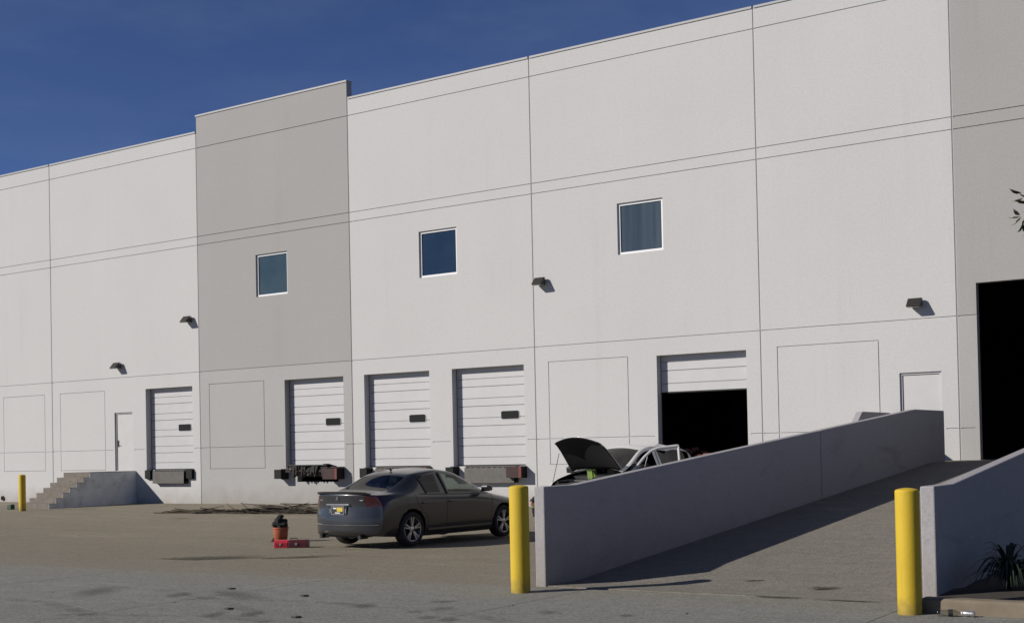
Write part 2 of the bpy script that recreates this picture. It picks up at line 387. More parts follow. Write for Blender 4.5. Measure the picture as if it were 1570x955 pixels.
def rampwall(x0, x1, joint, label, yend=-.012, sk=0., yk=-2.66):
    e = empty('ramp_wall', ((x0 + x1) / 2, -17.7, 0), label=label, cat='wall')
    def zt(y): return 1.19 if y < -17.0 else (1.19 + (y + 17.0) * (1.18 / 14.34) if y < yk else 1.19 + (yk + 17.0) * (1.18 / 14.34))
    shear = Matrix(((1, sk, 0, sk * 17.74), (0, 1, 0, 0), (0, 0, 1, 0), (0, 0, 0, 1)))
    for (a, c) in ((-17.74, joint - .012), (joint + .012, yend)):
        pts = [a] + [y for y in (-17.0, yk) if a < y < c] + [c]
        poly = [(a, -.35)] + [(c, -.35)] + [(y, zt(y)) for y in pts[::-1]]
        b = MB(); b.prism(poly, x0, x1, axis=0, mat=shear); b.build('wall_panel', M['rampw'], e, bevel=.014)
    b = MB(); zj = zt(joint) - .01; b.box(x0 + .015, x1 - .015, joint - .0119, joint + .0119, -.3, zj, mat=shear); b.build('joint_sealant', M['darkgap'], e)
    return e
rampwall(-8.215, -8.07, -8.75, 'low shaded ramp side wall rising behind the middle yellow bollard', yend=-1.10, sk=.0190, yk=-3.2)
rampwall(-3.63, -3.485, -8.34, 'low ramp side wall at the right behind the largest yellow bollard')

# ------------------------------------------------------------------ warehouse
WH = empty('warehouse', (-25, 20, 0), label='tall white and grey tilt-up concrete warehouse with loading docks', cat='warehouse')
ZG = dict(D=1.925, C=4.558, B2=8.957, B1=9.253, A=12.335)
GW, GD, TH = .026, .020, .235
TOP, TOPG = 12.90, 13.46
def panel(x0, x1, top, openings, rects, colf, thick=TH, label=None):
    """front face with recessed reveals cut as real geometry; openings = (xa, xb, za, zb)"""
    c = .014; xa_, xb_ = x0 + c, x1 - c
    gr = [(xa_, xb_, z - GW / 2, z + GW / 2) for k_, z in ZG.items() if k_ != 'D']
    cuts = sorted([(o[0] - .09, o[1] + .09) for o in openings if o[2] < ZG['D'] < o[3]]); xs0 = xa_
    for ca, cb in cuts + [(xb_, xb_ + 1)]:
        if ca - xs0 > .03: gr.append((xs0, ca, ZG['D'] - GW / 2, ZG['D'] + GW / 2))
        xs0 = cb
    g2 = GW * .8
    for (ra, rb, za, zb) in rects:
        gr += [(ra, rb, za, za + g2), (ra, rb, zb - g2, zb), (ra, ra + g2, za, zb), (rb - g2, rb, za, zb)]
    xs = sorted({round(v, 4) for r in gr + openings for v in r[:2]} | {round(xa_, 4), round(xb_, 4)}); zs = sorted({round(v, 4) for r in gr + openings for v in r[2:]} | {-.3, 1.16, round(top, 4)})
    def dep(x, z):
        for o in openings:
            if o[0] < x < o[1] and o[2] < z < o[3]: return None
        for o in gr:
            if o[0] < x < o[1] and o[2] < z < o[3]: return GD
        return 0.
    b = MB(); D = {}
    for i in range(len(xs) - 1):
        for j in range(len(zs) - 1): D[i, j] = dep((xs[i] + xs[i + 1]) / 2, (zs[j] + zs[j + 1]) / 2)
    def q(*p, mi=0): b.add(p, [tuple(range(len(p)))], mi)
    for (i, j), d in D.items():
        xa, xb, za, zb = xs[i], xs[i + 1], zs[j], zs[j + 1]; mi = colf((za + zb) / 2)
        if d is not None: q((xa, d, za), (xb, d, za), (xb, d, zb), (xa, d, zb), mi=mi)
        e = thick if d is None else d
        for (di, dj) in ((1, 0), (0, 1)):
            k = (i + di, j + dj)
            if k in D:
                e2 = thick if D[k] is None else D[k]
                if abs(e - e2) > 1e-6:
                    if di: q((xb, e, za), (xb, e2, za), (xb, e2, zb), (xb, e, zb), mi=mi)
                    else: q((xa, e, zb), (xb, e, zb), (xb, e2, zb), (xa, e2, zb), mi=mi)
    # chamfers, ends, top
    for xo, xi in ((x0, xa_), (x1, xb_)):
        for za, zb in ((-.3, 4.558), (4.558, top)):
            mi = colf((za + zb) / 2)
            q((xo, c, za), (xi, 0, za), (xi, 0, zb), (xo, c, zb), mi=mi); q((xo, c, za), (xo, thick, za), (xo, thick, zb), (xo, c, zb), mi=mi)
    q((x0, c, top), (xa_, 0, top), (xb_, 0, top), (x1, c, top), (x1, thick, top), (x0, thick, top), mi=colf(top))
    q((x0, thick, 9.3), (x1, thick, 9.3), (x1, thick, top), (x0, thick, top), mi=colf(top))
    o = b.build('wall_panel', [M['white'], M['gray'], M['lgray']], WH, fixn=False)
    if label: o['label'] = label
    return o
white = lambda z: 0
grey = lambda z: 1 if z > 4.558 else 2
DZ0, DZ1 = 1.18, 4.09
docks = [(-36.05, -33.63), (-29.25, -26.70), (-25.84, -23.27), (-22.42, -19.85), (-15.58, -13.0)]
wins = [(-30.47, -29.04), (-23.57, -22.15), (-16.69, -15.30)]
pit = lambda i: (docks[i][0] + .50, docks[i][1] - .28, .74, DZ0)
op = lambda i: [(docks[i][0], docks[i][1], DZ0, DZ1), pit(i)]
R = lambda a, b_: (a, b_, 1.19, 4.12)
wo = lambda i: [(wins[i][0], wins[i][1], 6.92, 8.33)]
PD1, PD2 = (-37.76, -36.78), (-9.07, -8.08)
J = [-57.6, -49.45, -41.35, -33.25, -26.33, -19.46, -12.59, -7.68, 1.2, 9.3]
jg = .009
panel(J[0] + jg, J[1] - jg, TOP, [], [R(-57.1, -54.5), R(-52.6, -50)], white)
panel(J[1] + jg, J[2] - jg, TOP, [], [R(-49.0, -46.4), R(-44.41, -41.80)], white)
panel(J[2] + jg, J[3] - jg, TOP, op(0) + [(PD1[0], PD1[1], 1.17, 3.29)], [R(-40.88, -38.28)], white)
panel(J[3] + jg, J[4] - jg, TOPG, op(1) + wo(0), [R(-32.80, -30.18)], grey, label='taller grey panel with one window')
panel(J[4] + jg, J[5] - jg, TOP, op(2) + op(3) + wo(1), [], white)
panel(J[5] + jg, J[6] - jg, TOP, op(4) + wo(2), [R(-19.02, -16.45)], white)
panel(J[6] + jg, J[7] - jg, TOP, [(PD2[0], PD2[1], 1.17, 3.29)], [R(-12.16, -9.55)], white)
panel(J[7] + jg, J[8] - jg, TOPG, [(-7.24, -2.97, 1.17, 5.30)], [], grey, label='grey panel with the big drive-in doorway')
panel(J[8] + jg, J[9] - jg, TOP, [], [R(3, 5.6)], white)
for i in range(1, 9):
    gl = TOPG if i in (3, 4, 7, 8) else TOP
    b = MB(); b.box(J[i] - jg, J[i] + jg, .016, .2, -.3, min(TOP, gl) - .01); b.build('joint_sealant', M['seal'], WH)
# coping
for i in range(9):
    t = TOPG if i in (3, 7) else TOP
    b = MB(); a, c = J[i] + (.03 if i not in (3, 7) else .0), J[i + 1] - (.03 if i not in (3, 7) else .0)
    b.box(a, c, -.026, .28, t + .001, t + .018); b.box(a, c, -.026, -.004, t - .040, t + .001); b.build('coping', M['coping'], WH)
# roof, back and sides, interior
b = MB(); b.box(J[0], J[9], .236, 42, 11.7, 12.0); b.build('roof', M['roofing'], WH)
b = MB(); b.box(J[0] + .02, J[9] - .02, 42, 42.2, -.3, 12.85); b.box(J[0], J[0] + .2, .25, 41.98, -.3, 12.6); b.box(J[9] - .2, J[9], .25, 41.98, -.3, 12.6)
b.build('outer_wall', M['white'], WH)
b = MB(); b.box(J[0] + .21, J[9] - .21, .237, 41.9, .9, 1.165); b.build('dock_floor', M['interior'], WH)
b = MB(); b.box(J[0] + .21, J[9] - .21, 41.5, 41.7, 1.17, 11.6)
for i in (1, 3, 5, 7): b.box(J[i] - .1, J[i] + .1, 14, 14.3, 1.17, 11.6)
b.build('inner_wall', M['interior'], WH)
# parapet returns for the two taller panels
for (a, c) in ((J[3], J[4]), (J[7], J[8])):
    b = MB(); b.box(a + .02, a + .2, .24, 1.4, 12.001, TOPG - .03); b.box(c - .2, c - .02, .24, 1.4, 12.001, TOPG - .03) if False else None
# windows
for i, (a, c) in enumerate(wins):
    z0, z1 = 6.92, 8.33; f = .065
    b = MB(); y0, y1 = .055, .14
    b.box(a, c, y0, y1, z0, z0 + f); b.box(a, c, y0, y1, z1 - f, z1); b.box(a, a + f, y0, y1, z0 + f, z1 - f); b.box(c - f, c, y0, y1, z0 + f, z1 - f)
    wf = b.build('window', M['winframe'], WH)
    b = MB(); b.box(a + f, c - f, .085, .10, z0 + f, z1 - f); b.build('pane', M[('pane_a', 'pane_b', 'pane_c')[i]], wf)
    if i == 1: wf['label'] = 'window with bluer glass'
# personnel doors
def pdoor(x0, x1, handle_left, sill=1.17):
    z1 = 3.29
    b = MB(); f = .05
    b.box(x0, x0 + f, .045, .19, sill, z1); b.box(x1 - f, x1, .045, .19, sill, z1); b.box(x0 + f, x1 - f, .045, .19, z1 - f, z1)
    b.box(x0 + f, x1 - f, .02, .19, sill - .0, sill + .012)
    d = MB(); d.box(x0 + f + .004, x1 - f - .004, .075, .12, sill + .014, z1 - f - .012)
    dd = d.build('door', M['pdoor'], WH, bevel=.003); fr = b.build('door_frame', M['pdoor'], dd)
    hx = x0 + .12 if handle_left else x1 - .12
    b = MB(); b.box(hx - .03, hx + .03, .066, .075, 2.04, 2.28); b.tube([(hx, .07, 2.12), (hx, .015, 2.12), (hx + .10, .012, 2.12)], .011, 8); b.lathe([(.0, -.0), (.024, 0), (.024, .012), (0, .012)], (hx, .056, 2.22), 16, 'y')
    b.build('handle', M['bsteel'], dd, smooth=True)
    ox = x1 - .035 if handle_left else x0 + .035
    for z in (1.5, 2.24, 2.98):
        b = MB(); b.tube([(ox, .062, z - .06), (ox, .062, z + .06)], .013, 8); b.build('hinge', M['bsteel'], dd)
pdoor(PD1[0], PD1[1], True); pdoor(PD2[0], PD2[1], False)
# dock doors
def ddoor(x0, x1, zbot, nvis, win=True, label=None):
    """sectional overhead door: 5 sections of .582, seam plus one stamped rib each; zbot > sill = partly raised"""
    Y = .238; d0 = x0 - .05; d1 = x1 + .05
    b = MB(); 
    b.box(x0 + .0, x0 + .012, Y - .006, Y - .002, DZ0, DZ1)   # weather strip
    hd = None
    t = MB(); t.box(x0 - .12, x1 + .12, Y + .06, Y + .12, DZ1 + .08, DZ1 + .3)
    fr = t.build('dock_door', M['frameg'], WH)
    for tx0 in (x0 - .12, x1 + .04):
        t = MB(); t.box(tx0, tx0 + .08, Y + .06, Y + .12, DZ0, DZ1 + .07); t.build('door_track', M['frameg'], fr)
    if label: fr['label'] = label
    b.build('weather_strip', M['darkgap'], fr)
    sh = .582; z = zbot; k = 0
    while z < DZ1 + .02 and k < nvis:
        zt = min(z + sh, DZ1 + .2); s_ = MB(); g = .016; y1 = Y + .045
        zr = z + .235
        # profile (y, z): seam gap at the bottom, a V rib part-way up
        prof = [(Y + .020, z + .003), (Y, z + .015), (Y, zr - .014), (Y + .022, zr - .003), (Y + .022, zr + .003), (Y, zr + .014), (Y, zt - .013), (Y + .020, zt - .002), (y1, zt - .002), (y1, z + .002)]
        # two very shallow stamped lines on the broad band
        s_.prism(prof, d0, d1, axis=0); s_.build('door_section', M['doorw'], fr)
        z += sh; k += 1
    # bottom seal
    s_ = MB(); s_.box(d0, d1, Y + .004, Y + .04, zbot - .022, zbot + .002); s_.build('bottom_seal', M['darkgap'], fr)
    if win:
        xc = x1 - .66; zc = 2.665; ww, hh, r = .31, .115, .05
        def rr(w_, h_, r_, n=5):
            p = []
            for cx_, cz_, a0 in ((w_ - r_, h_ - r_, 0), (-w_ + r_, h_ - r_, 90), (-w_ + r_, -h_ + r_, 180), (w_ - r_, -h_ + r_, 270)):
                for i in range(n + 1): a = math.radians(a0 + 90 * i / n); p.append((xc + cx_ + r_ * math.cos(a), zc + cz_ + r_ * math.sin(a)))
            return p
        s_ = MB(); s_.prism(rr(ww + .022, hh + .022, r + .02), Y - .010, Y + .002, axis=1); s_.build('vision_frame', M['doorw'], fr)
        s_ = MB(); s_.prism(rr(ww, hh, r), Y - .018, Y - .0125, axis=1); s_.build('vision_pane', M['dkdoorwin'], fr)
    return fr
ddoor(*docks[0], DZ0 + .022, 5); ddoor(*docks[1], DZ0 + .022, 5); ddoor(*docks[2], DZ0 + .022, 5); ddoor(*docks[3], DZ0 + .022, 5)
ddoor(*docks[4], 3.10, 3, False, 'half raised dock door')
# dock pits, levellers, bumpers
def bumper(xc, zc=1.02, proj=.30, mat='rubber', w_=.28, h_=.30, red=False, tilt=0):
    b = MB(); n = 9
    for i in range(n):
        y0 = -.03 - (proj - .03) * (i + 1) / n; y1 = -.03 - (proj - .03) * i / n
        b.box(xc - w_ / 2 + .006 * (i % 2), xc + w_ / 2 - .006 * (i % 2), y0 + .003, y1, zc - h_ / 2, zc + h_ / 2)
    b.box(xc - w_ / 2 - .012, xc + w_ / 2 + .012, -.03, -.002, zc - h_ / 2 - .02, zc + h_ / 2 + .02)
    o = b.build('dock_bumper', M[mat], WH)
    if red:
        b = MB(); b.box(xc - w_ / 2 - .004, xc + w_ / 2 - .10, -proj - .018, -proj - .002, zc - h_ / 2 - .01, zc + h_ / 2 + .01); b.build('face_plate', M['rust'], o)
        b = MB(); b.box(xc + w_ / 2 - .09, xc + w_ / 2 + .01, -proj - .02, -.03, zc + h_ / 2 + .001, zc + h_ / 2 + .014); b.box(xc + w_ / 2 - .09, xc + w_ / 2 + .01, -proj - .018, -proj - .002, zc - h_ / 2 - .01, zc + h_ / 2); b.build('red_bracket', M['redpaint'], o)
    return o
def pitbox(i):
    a, c, z0, z1 = pit(i)
    b = MB(); b.box(a - .02, c + .02, .236, 1.3, z0 - .02, z0 - .002); b.box(a - .02, a - .002, .236, 1.3, z0, 1.16); b.box(c + .002, c + .02, .236, 1.3, z0, 1.16); b.box(a, c, 1.28, 1.3, z0, 1.16)
    o = b.build('leveller_pit', M['bsteel'], WH)
    b = MB(); b.box(a - .06, c + .06, -.012, .3, 1.168, 1.184); b.build('deck_plate', M['steel'], o); return o
for i in (0, 1, 2, 3, 4): pitbox(i)
def lip(i, ydrop=-.16, h=.42, kinks=True):
    a, c, _, _ = pit(i); a += .02; c -= .02
    b = MB(); b.prism([(ydrop, 1.13), (ydrop - .018, 1.125), (ydrop - .03, 1.13 - h), (ydrop - .012, 1.13 - h)], a, c, axis=0)
    b.prism([(-.013, 1.165), (ydrop - .01, 1.118), (ydrop - .005, 1.14), (-.013, 1.183)], a, c, axis=0)
    lp = b.build('leveller_lip', M['steel'], WH, bevel=.003)
    b = MB(); n = 9; hinge_ = None
    for k in range(n):
        x = a + (c - a) * (k + .5) / n; b = MB(); b.box(x - .06, x + .06, ydrop - .014, ydrop + .03, 1.10, 1.155); b.build('lip_hinge', M['bsteel'], lp)
    b = MB(); b.box(a + .02, c + .04, -.10, -.004, .70, .80)
    for x in (a + .35, c - .5): b.box(x, x + .12, -.14, -.10, .72, .76)
    b.tube([(a + .5, -.15, .735), (c - .6, -.15, .735)], .012, 8)
    b.build('toe_guard', M['bsteel'], lp)
lip(0); bumper(docks[0][0] + .17, 1.03, .12); bumper(docks[0][1] - .15, 1.03, .12, w_=.36)
lip(2); bumper(docks[2][0] + .12, 1.01, .28); bumper(docks[2][1] - .12, 1.01, .28, red=True)
lip(3, h=.44); bumper(docks[3][0] + .05, 1.01, .30); bumper(docks[3][1] - .22, 1.0, .30, red=True, w_=.5)
lip(4); bumper(docks[4][0] + .1, 1.0, .30); bumper(docks[4][1] - .1, 1.0, .30)
# second door: wrecked leveller between two long bumpers
bl = bumper(docks[1][0] - .04, 1.0, .36, w_=.30, h_=.30); br = bumper(docks[1][1] - .32, 1.0, .36, mat='rubber', w_=.58, h_=.32, red=True)
a, c = docks[1]
rnd = random.Random(3)
b = MB(); b.prism([(-.40, 1.30), (-.41, 1.27), (-.02, 1.20), (-.02, 1.235)], a + .50, c - .42, axis=0)
wl = b.build('wrecked_leveller', M['bsteel'], WH)
b = MB()
xa = a + .5
while xa < c - .5:
    l = rnd.uniform(.16, .34); x2 = xa + rnd.uniform(-.03, .10)
    b.prism([(xa, 1.26), (xa + rnd.uniform(.07, .13), 1.26), (x2 + .03, 1.26 - l), (x2, 1.26 - l - .05)], -.38 + rnd.uniform(-.02, .08), -.30 + rnd.uniform(0, .1), axis=1); xa += rnd.uniform(.05, .11)
b.box(a + .30, c - .2, -.34, -.05, 1.06, 1.14); b.build('torn_skirt', M['bsteel'], wl)
b = MB()
for k in range(5):
    p = [(a + .45 + .16 * k, -.40, 1.15 + rnd.uniform(-.05, .08))]
    for s_ in range(5): q = p[-1]; p.append((q[0] + rnd.uniform(-.10, .14), q[1] + rnd.uniform(-.02, .05), q[2] + rnd.uniform(-.10, .08)))
    b.tube(p, .011, 6)
b.tube([(a + .20, -.05, 1.20), (a + .35, -.25, 1.19), (a + .48, -.38, 1.30)], .014, 6)
b.build('loose_hose', M['rust'], wl)
b = MB(); b.prism([(-.42, 1.325), (-.42, 1.31), (-.04, 1.22), (-.04, 1.24)], c - .55, c - .30, axis=0); b.prism([(-.33, 1.20), (-.33, 1.185), (-.02, 1.185), (-.02, 1.20)], c - .75, c + .02, axis=0); b.prism([(c - .42, 1.32), (c - .22, 1.27), (c - .12, 1.20), (c - .42, 1.20)], -.3, -.29, axis=1)
b.build('bent_plate', M['rust'], wl)

# wall lights
def wall_light(x, z, label):
    e = empty('wall_light', (x, 0, z), label=label, cat='wall light', group='black wall lights along the facade')
    b = MB(); b.box(x - .10, x + .10, -.03, -.001, z - .10, z + .10); b.build('back_plate', M['lampmetal'], e, bevel=.01)
    b = MB(); b.tube([(x, -.02, z + .02), (x, -.09, z + .03)], .04, 12); b.build('knuckle', M['lampmetal'], e, smooth=True)
    b = MB(); w_ = .165
    b.prism([(-.06, z + .11), (-.14, z + .12), (-.32, z - .07), (-.31, z - .10), (-.07, z - .07)], x - w_, x + w_, axis=0)
    b.build('housing', M['lampmetal'], e, bevel=.012)
    b = MB(); b.prism([(-.30, z - .104), (-.29, z - .118), (-.09, z - .10), (-.085, z - .079)], x - w_ + .03, x + w_ - .03, axis=0); b.build('lens', M['lens'], e)
    b = MB(); b.lathe([(0, -.001), (.022, 0), (.024, .016), (.0, .02)], (x + w_, -.115, z + .075), 12, 'x'); b.build('photocell', M['whitedot'], e, smooth=True)
wall_light(-33.71, 6.40, 'black wall light high beside the grey panel, left of its edge joint')
wall_light(-37.45, 4.99, 'black wall light above the door at the top of the left steps')
wall_light(-19.17, 6.40, 'black wall light between the second and third windows')
wall_light(-8.62, 4.93, 'black wall light above the door beside the tall dark doorway')
# drain outlet at left
b = MB(); b.lathe([(.09, 0), (.09, -.05), (.06, -.05), (.06, -.01), (0, -.01)], (-44.50, -.001, .15), 16, 'y'); o = b.build('drain_outlet', M['rust'], WH)

# ------------------------------------------------------------------ concrete stairs
def stairs(xl, xr, label, guard=None):
    e = empty('concrete_stairs', ((xl + xr) / 2, -1.8, 0), label=label, cat='stairs', group='concrete stairs up to the wall doors')
    b = MB(); b.box(xl, xr, -2.02, -.003, -.3, 1.15); b.build('landing', [M['stair']], e, bevel=.012)
    b = MB(); b.box(xl + .002, xr - .002, -2.018, -.004, 1.1505, 1.16); b.build('landing_top', M['stair'], e)
    for k in range(6):
        y1 = -2.022 - .28 * k; y0 = y1 - .28; zt = 1.16 - .168 * (k + 1)
        b = MB(); b.box(xl, xr, y0 + .002, y1, -.3, zt); b.build('step', M['stair'], e, bevel=.012)
    # side cheek, proud of the steps, its paint lightened for bounced light
    b = MB(); pts = [(-2.022, -.3), (-.003, -.3), (-.003, 1.148), (-2.022, 1.148)]
    b.prism([(-.004, -.29), (-.004, 1.145), (-2.02, 1.145)] + sum([[(-2.022 - .28 * k, 1.145 - .168 * (k + 1)), (-2.022 - .28 * (k + 1) + .006, 1.145 - .168 * (k + 1))] for k in range(6)], []) + [(-3.694, -.29)], xr + .001, xr + .012, axis=0)
    b.build('side_cheek', M['stairside'], e)
    if guard:
        g0, g1 = guard
        b = MB(); b.prism([(-.012, -.3), (-.012, 2.345), (-2.05, 2.345), (-4.0, 1.06), (-4.0, -.3)], g0, g1, axis=0); b.build('guard_wall', M['rampw'], e, bevel=.012)
    return e
stairs(-38.05, -36.62, 'open concrete steps at the far left leading up to the wall door')
stairs(-9.31, -8.11, 'concrete steps hidden behind the ramp wall with a sloped guard wall', guard=(-9.47, -9.32))

# ------------------------------------------------------------------ bollards
def bollard(x, y, z, h, label):
    r = .112; prof = [(r, -.25), (r, h - .035)] + [(r - .0 - .018 * (1 - math.cos(a)) * 1.0 - 0, h - .035 + .022 * math.sin(a)) for a in (.4, .8, 1.2, 1.57)]
    prof += [(.07, h - .006), (.035, h), (.002, h + .002)]
    b = MB(); b.lathe([(p, q + z) for p, q in prof], (x, y, 0), 48); o = b.build('bollard', M['yellow'], loc=(x, y, z), smooth=True)
    tag(o, label, 'bollard', 'yellow steel bollards')
bollard(-36.30, -4.93, -.015, 1.18, 'small distant yellow bollard before the concrete steps')
bollard(-7.985, -18.42, 0, 1.235, 'middle yellow bollard at the near end of the shaded ramp wall')
bollard(-3.545, -18.47, 0, 1.20, 'largest and nearest yellow bollard beside the planter curb')

# ------------------------------------------------------------------ stains and tyre marks (flat marks on the paving)
def stain_mat(name, c, edge=.55):
    t = NT(name); t.col(c); t.set(Roughness=.8)
    tc = t.n('ShaderNodeTexCoord'); mp = t.n('ShaderNodeVectorMath', operation='LENGTH'); t.l(tc.outputs['Object'], mp.inputs[0])
    nz = t.noise(7, 6, rough=.75)
    rad = t.math('ADD', mp.outputs['Value'], t.math('MULTIPLY', t.math('SUBTRACT', nz, .5), 1.7))
    a = t.ramp(rad, .25, .85, edge, 0.)
    t.l(a, t.b.inputs['Alpha']); return t.m
M['oil'] = stain_mat('oil_stain', (.045, .038, .022), .9)
M['tyremark'] = stain_mat('tyre_mark', (.07, .066, .06), .3)
M['wet'] = stain_mat('damp_stain', (.062, .060, .028), .85)
M['dust'] = stain_mat('pale_dust', (.32, .28, .22), .45)
def tread_mat(name, c, edge, freq):
    t = NT(name); t.col(c); t.set(Roughness=.85)
    tc = t.n('ShaderNodeTexCoord'); mp = t.n('ShaderNodeVectorMath', operation='LENGTH'); t.l(tc.outputs['Object'], mp.inputs[0])
    wv = t.n('ShaderNodeTexWave'); wv.inputs['Scale'].default_value = freq; wv.inputs['Distortion'].default_value = 2.5; wv.inputs['Detail'].default_value = 3; t.l(tc.outputs['Object'], wv.inputs['Vector'])
    rad = t.math('ADD', mp.outputs['Value'], t.math('MULTIPLY', t.math('SUBTRACT', t.noise(6, 5, rough=.7), .5), 1.3))
    a = t.math('MULTIPLY', t.ramp(rad, .3, .9, edge, 0.), t.ramp(wv.outputs['Fac'], .25, .6, .15, 1.))
    t.l(a, t.b.inputs['Alpha']); return t.m
M['tread'] = tread_mat('tyre_tread_print', (.05, .048, .045), .5, 2.2)
def track_mat(name, c, edge):
    t = NT(name); t.col(c); t.set(Roughness=.85)
    a = t.ramp(t.noise(2.2, 6, rough=.75), .42, .68, 0., edge); t.l(a, t.b.inputs['Alpha']); return t.m
M['track'] = track_mat('tyre_track', (.07, .067, .06), .30)
def track(cx_, cy_, R_, a0_, a1_, w_=.19):
    b = MB(); n = 40; vs = []
    for i in range(n + 1):
        a = a0_ + (a1_ - a0_) * i / n
        for rr_ in (R_ - w_ / 2, R_ + w_ / 2): vs.append((cx_ + rr_ * math.cos(a), cy_ + rr_ * math.sin(a), .0112))
    b.add(vs, [(2 * i, 2 * i + 1, 2 * i + 3, 2 * i + 2) for i in range(n)]); o = b.build('tyre_track', M['track'], fixn=False); o['kind'] = 'stuff'; o['label'] = 'curved tyre track on the grey apron'
def stain(x, y, rx, ry, rot, mat, z=None, slope=0.):
    b = MB(); n = 28; b.add([(math.cos(2 * PI * k / n), math.sin(2 * PI * k / n), 0) for k in range(n)], [tuple(range(n))])
    o = b.build('ground_stain', M[mat], fixn=False)
    o.location = (x, y, (gz(x, y) + .011) if z is None else z); o.scale = (rx, ry, 1); o.rotation_euler = (slope, 0, rot); o['kind'] = 'stuff'; o['label'] = 'dark stain on the paving'
a0 = math.radians(33.6)
for q_ in ((-13.5, -27.0, 5.6, .75, 1.75), (-13.5, -27.0, 7.1, .7, 1.6), (-9.0, -26.2, 4.7, 1.0, 2.1), (-9.0, -26.2, 6.1, .95, 1.95), (-5.2, -25.6, 4.4, .9, 2.2), (-20, -26, 6.0, .5, 1.3)): track(*q_)
stain(-15.95, -15.9, 1.35, .55, a0 + .25, 'wet'); stain(-14.7, -15.0, 1.2, .22, a0 + .35, 'wet')
av = math.radians(123.6)
for (sx_, sy_, lx, wy) in ((-9.82, -21.38, .34, .15), (-9.5, -21.18, .36, .17), (-8.82, -20.17, .30, .17), (-8.27, -19.5, .16, .20), (-7.91, -20.0, .22, .17), (-8.02, -20.35, .12, .12), (-7.63, -20.65, .18, .17), (-7.33, -20.67, .2, .14), (-6.75, -19.8, .2, .15), (-5.92, -19.71, .14, .12), (-11.6, -20.3, .3, .2)):
    stain(sx_, sy_, lx, wy, av + random.uniform(-.15, .15), 'tread', z=.0125)
stain(-12.9, -20.4, .8, .35, av, 'tyremark', z=.0122); stain(-10.9, -20.0, 1.0, .3, av + .6, 'tyremark', z=.0123)
for (sx_, sy_, lb_) in ((-11.48, -19.56, 'dark chip of debris on the grey apron, leftmost of the four'), (-10.01, -21.01, 'dark chip of debris between the two near tyre prints on the apron'), (-8.85, -21.21, 'dark chip of debris nearest the bottom edge of the apron'), (-10.09, -19.76, 'dark chip of debris on the apron closest to the tan yard')):
    b = MB(); b.prism([(sx_ - .04, sy_ - .02), (sx_ + .03, sy_ - .025), (sx_ + .06, sy_ + .03), (sx_ - .02, sy_ + .03)], .012, .028, axis=2); o = b.build('bark_chip', M['pebble'], loc=(sx_, sy_, .012), bevel=.004); tag(o, lb_, 'debris', 'dark chips on the apron')
stain(-4.95, -16.9, .26, .11, a0, 'oil', z=.036, slope=math.atan(.078)); stain(-5.15, -17.75, .38, .10, .05, 'oil', z=.0145); stain(-4.4, -17.75, .5, .06, .05, 'oil', z=.0148)
stain(-5.9, -16.6, .16, .06, a0, 'oil', z=.05, slope=math.atan(.078)); stain(-4.9, -13.9, .18, .05, a0, 'oil', z=.262, slope=math.atan(.078))
stain(-27.5, -6.1, .5, .12, a0, 'oil')

# pebbles and bits
b = MB(); rnd = random.Random(11)
for k in range(70):
    x, y = rnd.uniform(-24, -3.9), rnd.uniform(-22.5, -8)
    if -8.4 < x < -3.3 and y > -17.6: continue
    r = rnd.uniform(.006, .022); z = gz(x, y) + (.009 if y < bline(x) else 0)
    b.add([(x + r * rnd.uniform(.8, 1.4) * a, y + r * rnd.uniform(.8, 1.3) * c, z + r * .8 * d) for a, c, d in ((1, 0, 0), (0, 1, .1), (-1, 0, 0), (0, -1, .1), (0, 0, 1), (0, 0, -.4))], [(0, 1, 4), (1, 2, 4), (2, 3, 4), (3, 0, 4), (1, 0, 5), (2, 1, 5), (3, 2, 5), (0, 3, 5)])
tag(b.build('loose_gravel', M['pebble']), 'scattered pebbles and grit on the paving', 'gravel', kind='stuff')

# ------------------------------------------------------------------ pile of sticks
rnd = random.Random(5); b = MB()
def stickat(x, y, z, ang, l, r, el, bend):
    d = Vector((math.cos(ang) * math.cos(el), math.sin(ang) * math.cos(el), math.sin(el))); p = Vector((x, y, z)); sdv = Vector((-d.y, d.x, .2)) * bend
    pts = [p - d * l / 2, p - d * l / 6 + sdv, p + d * l / 6 + sdv, p + d * l / 2]
    pts = [Vector((q.x, q.y, max(q.z, gz(q.x, q.y) + r))) for q in pts]
    b.tube(pts, [r, r, r * .8, r * .5], 5)
for k in range(330):
    t = rnd.random(); x = -29.55 + 4.6 * t + rnd.uniform(-.2, .2); x = min(x, -25.0)
    hgt = .06 + .11 * ss(.35, .55, t) * (1 - ss(.85, 1.05, t)) + .03 * t
    y = -4.0 + .9 * t + rnd.gauss(0, .20)
    z = gz(x, y) + abs(rnd.gauss(0, .5)) * hgt * math.exp(-((y + 4.0 - .9 * t) / .4) ** 2) + .01
    stickat(x, y, z, rnd.gauss(.25, .28), rnd.uniform(.4, 1.4), rnd.uniform(.008, .02), rnd.gauss(0, .06), rnd.uniform(-.05, .05))
for (x, y, z, a, l, el) in ((-28.75, -3.9, .05, .3, 1.1, .16), (-25.9, -3.2, .12, .4, 1.0, .2), (-27.9, -3.8, .14, 2.7, .7, .22), (-27.4, -3.7, .16, 2.6, .8, .2), (-29.8, -4.1, -.02, .2, 1.0, .0)):
    stickat(x, y, z, a, l, .014, el, .02)
tag(b.build('stick_pile', M['stick']), 'long low pile of dry brown sticks on the ground by the wall', 'sticks', kind='stuff')

